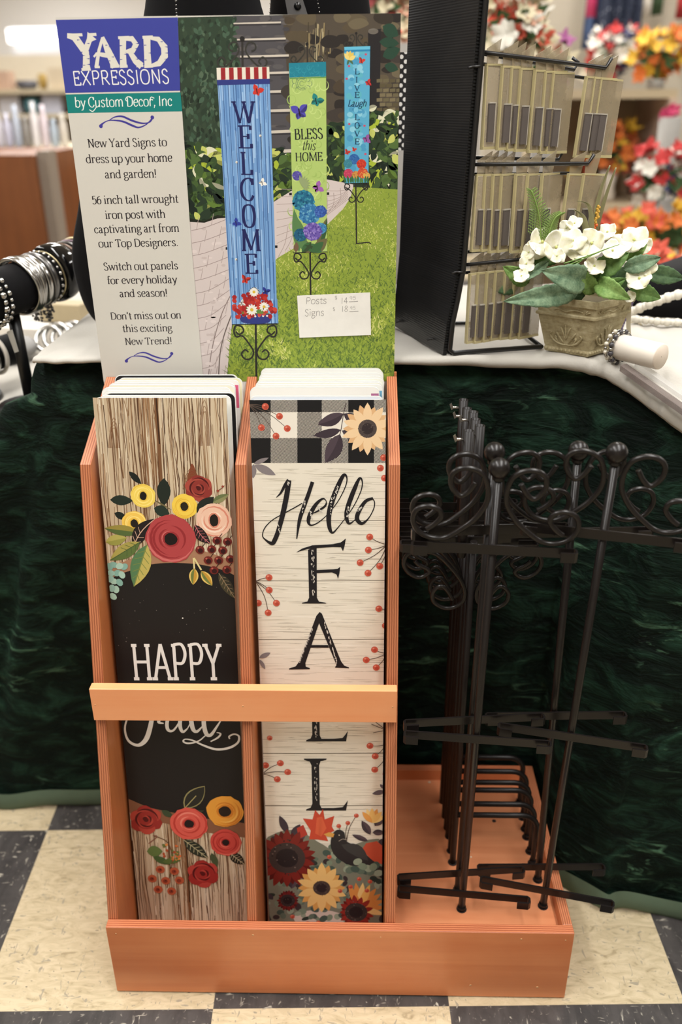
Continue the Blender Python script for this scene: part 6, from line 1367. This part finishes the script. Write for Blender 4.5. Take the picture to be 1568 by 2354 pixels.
# lit ceiling lamp far back
m = mat('lamp_glow', (255, 255, 255), .5); pb = m.node_tree.nodes['Principled BSDF']; pb.inputs['Emission Color'].default_value = (1, .98, .96, 1); pb.inputs['Emission Strength'].default_value = 3.0
p = atY(80, 82, 7.0); q = MB(); q.box((p.x-.20, 6.95, p.z-.05), (p.x+.24, 7.05, p.z+.045)); cl = thing('light_box', (p.x, 7, p.z), 'glowing white light box far back at the left', 'light box'); q.build('diffuser', m, cl)
q = MB(); q.box((p.x-.22, 7.05, .0), (p.x+.26, 7.12, p.z+.06)); q.build('cabinet', mat('white_cabinet', (226, 226, 230), .6), cl)
# ------------------------------------------------------------------ the shop behind, right
yr = 2.7
def zt_(v, y): return atY(1450, v, y).z
sh = thing('display_shelf', (1.35, yr+.25, 0), 'beige display shelf carrying flower arrangements at right', 'shelving')
xa, xb = atY(1225, 300, yr).x, atY(1546, 300, yr).x
b = MB(); b.box((xa, yr+.40, 0), (xb, yr+.43, zt_(205, yr))); b.build('back_board', mat('tan_board', (172, 150, 120), .8), sh)
for v in (205, 470, 700): z = zt_(v, yr); b = MB(); b.box((xa, yr, z-.03), (xb, yr+.40, z)); b.build('shelf', mat('tan_shelf', (188, 170, 140), .7), sh)
b = MB(); b.box((xb-.028, yr-.01, 0), (xb, yr+.42, zt_(205, yr)-.03)); b.build('end_panel', mat('pinkish_panel', (196, 172, 154), .7), sh)
b = MB(); b.box((xa, yr-.01, 0), (xa+.03, yr+.42, zt_(205, yr)-.03)); b.build('end_panel', mat('tan_shelf', (188, 170, 140), .7), sh)
yp = 3.6; b = MB(); b.box((atY(1130, 0, yp).x, yp, 0), (3.4, yp+.1, 2.1)); pt = b.build('partition_panel', mat('partition_beige', (188, 178, 160), .85)); tag(pt, 'beige partition behind the flower shelf at right', 'partition')
GRN = mat('bouquet_green', (70, 104, 62), .7)
def fcol(c): return mat('petal_%02x%02x%02x' % c, c, .7)
def bouquet(u, v, y, ru, rv, cols, n, label, fl=1.0, leaves=14, vase=None, zbase=None):
    c = atY(u, v, y); k = (c-CAM).length/FPX; rx, rz = ru*k, rv*k
    t = thing('flower_arrangement', (c.x, c.y, c.z-rz if zbase is None else zbase), label, 'flower arrangement', 'artificial flower arrangements in the shop behind')
    ms = [fcol(q) for q in cols]; per = [MB() for _ in cols]
    for i in range(n):
        a = random.uniform(0, 6.28); e = random.uniform(-.5, 1); s = random.random()**.4
        p = c+Vector((rx*s*math.cos(a)*math.cos(e), -rx*.6*s*abs(math.sin(a))*random.choice((1, -.4)), rz*s*math.sin(e*1.5)))
        r = .020*fl*random.uniform(.7, 1.25); j = int(random.random()*len(cols)); ax = (p-c+Vector((0, -.05, .02))).normalized(); uu = ax.cross(Vector((0, 0, 1))).normalized(); vv = ax.cross(uu)
        for w_ in range(7):
            aa = w_*.9+i; d = uu*math.cos(aa)+vv*math.sin(aa); ee = ax.cross(d); ph = .25+.5*(w_ % 2)
            rows = [[p+d*(r*t_)+ee*(r*.42*s_*math.sin(math.pi*min(.96, .15+.75*t_)))+ax*(r*(ph*t_*t_-.2*abs(s_))) for s_ in (-1, 0, 1)] for t_ in (0, .35, .7, 1)]
            per[j].grid(rows)
    for m_, pm in zip(ms, per):
        if pm.f: pm.build('blossoms', m_, t, merge=False)
    q = MB()
    for i in range(leaves):
        a = random.uniform(0, 6.28); d = Vector((math.cos(a), -.5*abs(math.sin(a)), random.uniform(-.35, .7))).normalized(); l = random.uniform(.6, .98)*max(rx, .03); sd = d.cross(Vector((0, 1, .2))).normalized()
        rows = [[c+d*(l*t_)+sd*(l*.16*s_*math.sin(math.pi*min(.98, .05+t_*.93)))+Vector((0, 0, -.1*l*t_*t_)) for s_ in (-1, 0, 1)] for t_ in (0, .25, .5, .75, 1)]
        q.grid(rows)
    zb_ = c.z-rz if zbase is None else zbase
    q.tube([(c.x, c.y, zb_), (c.x, c.y, c.z)], .006, 6); q.build('foliage', GRN, t, merge=False)
    if vase:
        q = MB(); h = c.z-rz*.55-zb_; q.lathe([(.001, 0), (.028, 0), (.034, h*.1), (.026, h*.5), (.036, h), (.030, h), (.001, h*.9)], (c.x, c.y, zb_), 20); q.build('vase', mat(*vase), t)
    return t
WV = ('white_vase', (216, 206, 192), .5); GV = ('grey_pot', (150, 146, 140), .7)
CRM, COR, RED, PCH, WHI = (232, 222, 190), (214, 92, 70), (190, 48, 46), (226, 176, 150), (232, 228, 216)
ORA, YEL, RST, NAV, PNK = (216, 116, 48), (222, 176, 52), (168, 84, 44), (60, 66, 110), (196, 96, 130)
zS, zM = zt_(205, yr)+.0012, zt_(470, yr)+.0012
ft = thing('flower_table', (1.0, 1.6, 0), 'low table carrying vases of artificial flowers behind the white cloth', 'table')
b = MB(); b.box((.36, 1.08, .42), (1.55, 2.35, .45)); b.build('tabletop', mat('grey_laminate', (150, 142, 130), .6), ft)
for x_, y_ in ((.40, 1.12), (1.51, 1.12), (.40, 2.31), (1.51, 2.31)): b = MB(); b.tube([(x_, y_, 0), (x_, y_, .42)], .02, 10); b.build('leg', mat('steel_leg', (110, 110, 112), .4), ft)
bouquet(1192, 70, 1.55, 78, 92, [CRM, WHI, COR, PCH, CRM], 46, 'cream and coral arrangement rising behind the top hook of clear cases', 1.35, 26, GV, .4506)
bouquet(1262, 150, 1.75, 48, 60, [PCH, CRM, (170, 96, 150)], 16, 'blush arrangement with pale green leaves right of the cream one', 1.1, 24, GV, .4506)
bouquet(934, 50, 1.5, 18, 70, [PCH, COR, CRM], 14, 'peach and coral stems between the poster and the black rack', 1.2, 8, GV, .4506)
bouquet(850, 8, 1.7, 70, 40, [(120, 44, 56), CRM, (150, 70, 70)], 22, 'burgundy and cream arrangement showing over the poster top', 1.3, 10, GV, .4506)
bouquet(1404, 136, yr+.26, 58, 52, [RED, WHI, NAV, WHI, RED], 46, 'red, white and blue arrangement on the shelf top', 1.25, 18, GV, zS)
bouquet(1514, 140, yr+.10, 56, 58, [ORA, YEL, ORA, YEL], 48, 'orange and yellow arrangement on the shelf top', 1.3, 14, GV, zS)
bouquet(1404, 352, yr+.13, 48, 60, [ORA, COR, RST, YEL, ORA], 60, 'rust and orange arrangement in a white vase on the middle shelf', 1.35, 24, WV, zM)
bouquet(1346, 395, yr+.30, 34, 40, [ORA, YEL, RST], 20, 'small amber arrangement left of the rust one', 1.2, 10, GV, zM)
bouquet(1528, 412, 2.05, 64, 66, [RED, WHI, RED, WHI, NAV], 44, 'red and white arrangement at the right edge by the shelf post', 1.2, 20, GV, .4506)
bouquet(1500, 540, 1.75, 84, 60, [YEL, ORA, YEL, COR], 52, 'golden yellow arrangement behind the white pot flowers', 1.2, 18, GV, .4506)
bouquet(1486, 610, 1.22, 40, 44, [WHI, COR, CRM], 22, 'white and coral arrangement just behind the pot leaves at right', 1.0, 12, GV, .4506)
bouquet(1550, 655, 1.42, 50, 62, [ORA, WHI, YEL, COR], 44, 'orange and white arrangement low at the right edge', 1.2, 16, GV, .4506)
bouquet(1400, 530, 2.0, 40, 40, [COR, ORA], 14, 'coral arrangement just above the berry spike', 1.1, 8, GV, .4506)
bouquet(1545, 255, 2.3, 16, 20, [(206, 66, 110)], 6, 'pink sprig beside the shelf post', 1.0, 5, GV, .4506)
# garments
def garment(u0, u1, v0, y, colr, name, label, nf):
    a_, b_ = atY(u0, v0, y), atY(u1, v0, y); rows = []
    for j in range(12):
        z = a_.z+.75*(1-j/11)-.02; k = .72+.28*(j/11); row = []
        for i in range(25):
            s_ = i/24; row.append(((a_.x+b_.x)/2+(b_.x-a_.x)*(s_-.5)*k, y+.025*math.sin(s_*nf+j*.1)*(j/11+.2), z))
        rows.append(row)
    q = MB(); q.grid(rows); t = thing(name, ((a_.x+b_.x)/2, y, a_.z), label, 'garment'); o = q.build('fabric', mat(name+'_cloth', colr, .85) if isinstance(colr, tuple) else colr, t); o.modifiers.new('thick', 'SOLIDIFY').thickness = .004
    q = MB(); q.tube([((a_.x+b_.x)/2, y, a_.z+.72), ((a_.x+b_.x)/2, y, a_.z+.80), ((a_.x+b_.x)/2+.02, y, a_.z+.83)], .004, 6); q.build('hanger_hook', SIL, t)
def fn_den(nt, p):
    v = nt.node('ShaderNodeTexVoronoi'); v.inputs['Scale'].default_value = 55; nt.link(nt.coord('Object'), v.inputs['Vector'])
    nt.link(nt.mix(nt.math('LESS_THAN', v.outputs['Distance'], .2), (38, 46, 66), (150, 156, 172)), p.inputs['Base Color'])
garment(1372, 1476, 92, 3.22, mat('dotted_navy', rough=.85, fn=fn_den), 'navy_dress', 'dark navy dotted dress hanging above the shelf', 26)
garment(1342, 1376, 100, 3.32, (66, 86, 124), 'blue_shirt', 'slim mid blue garment left of the navy dress', 12)
garment(1350, 1372, 26, 3.16, (190, 48, 98), 'pink_blouse', 'bright pink garment hem in front of the blue one', 8)
garment(1504, 1522, 22, 3.45, (70, 96, 66), 'green_scarf', 'narrow green scarf at the top right', 5)
garment(1560, 1590, 30, 3.45, (188, 56, 58), 'red_scarf', 'red scarf at the top right picture corner', 5)
garment(1470, 1500, 30, 3.42, (224, 216, 204), 'cream_blouse', 'cream blouse right of the navy dress', 6)
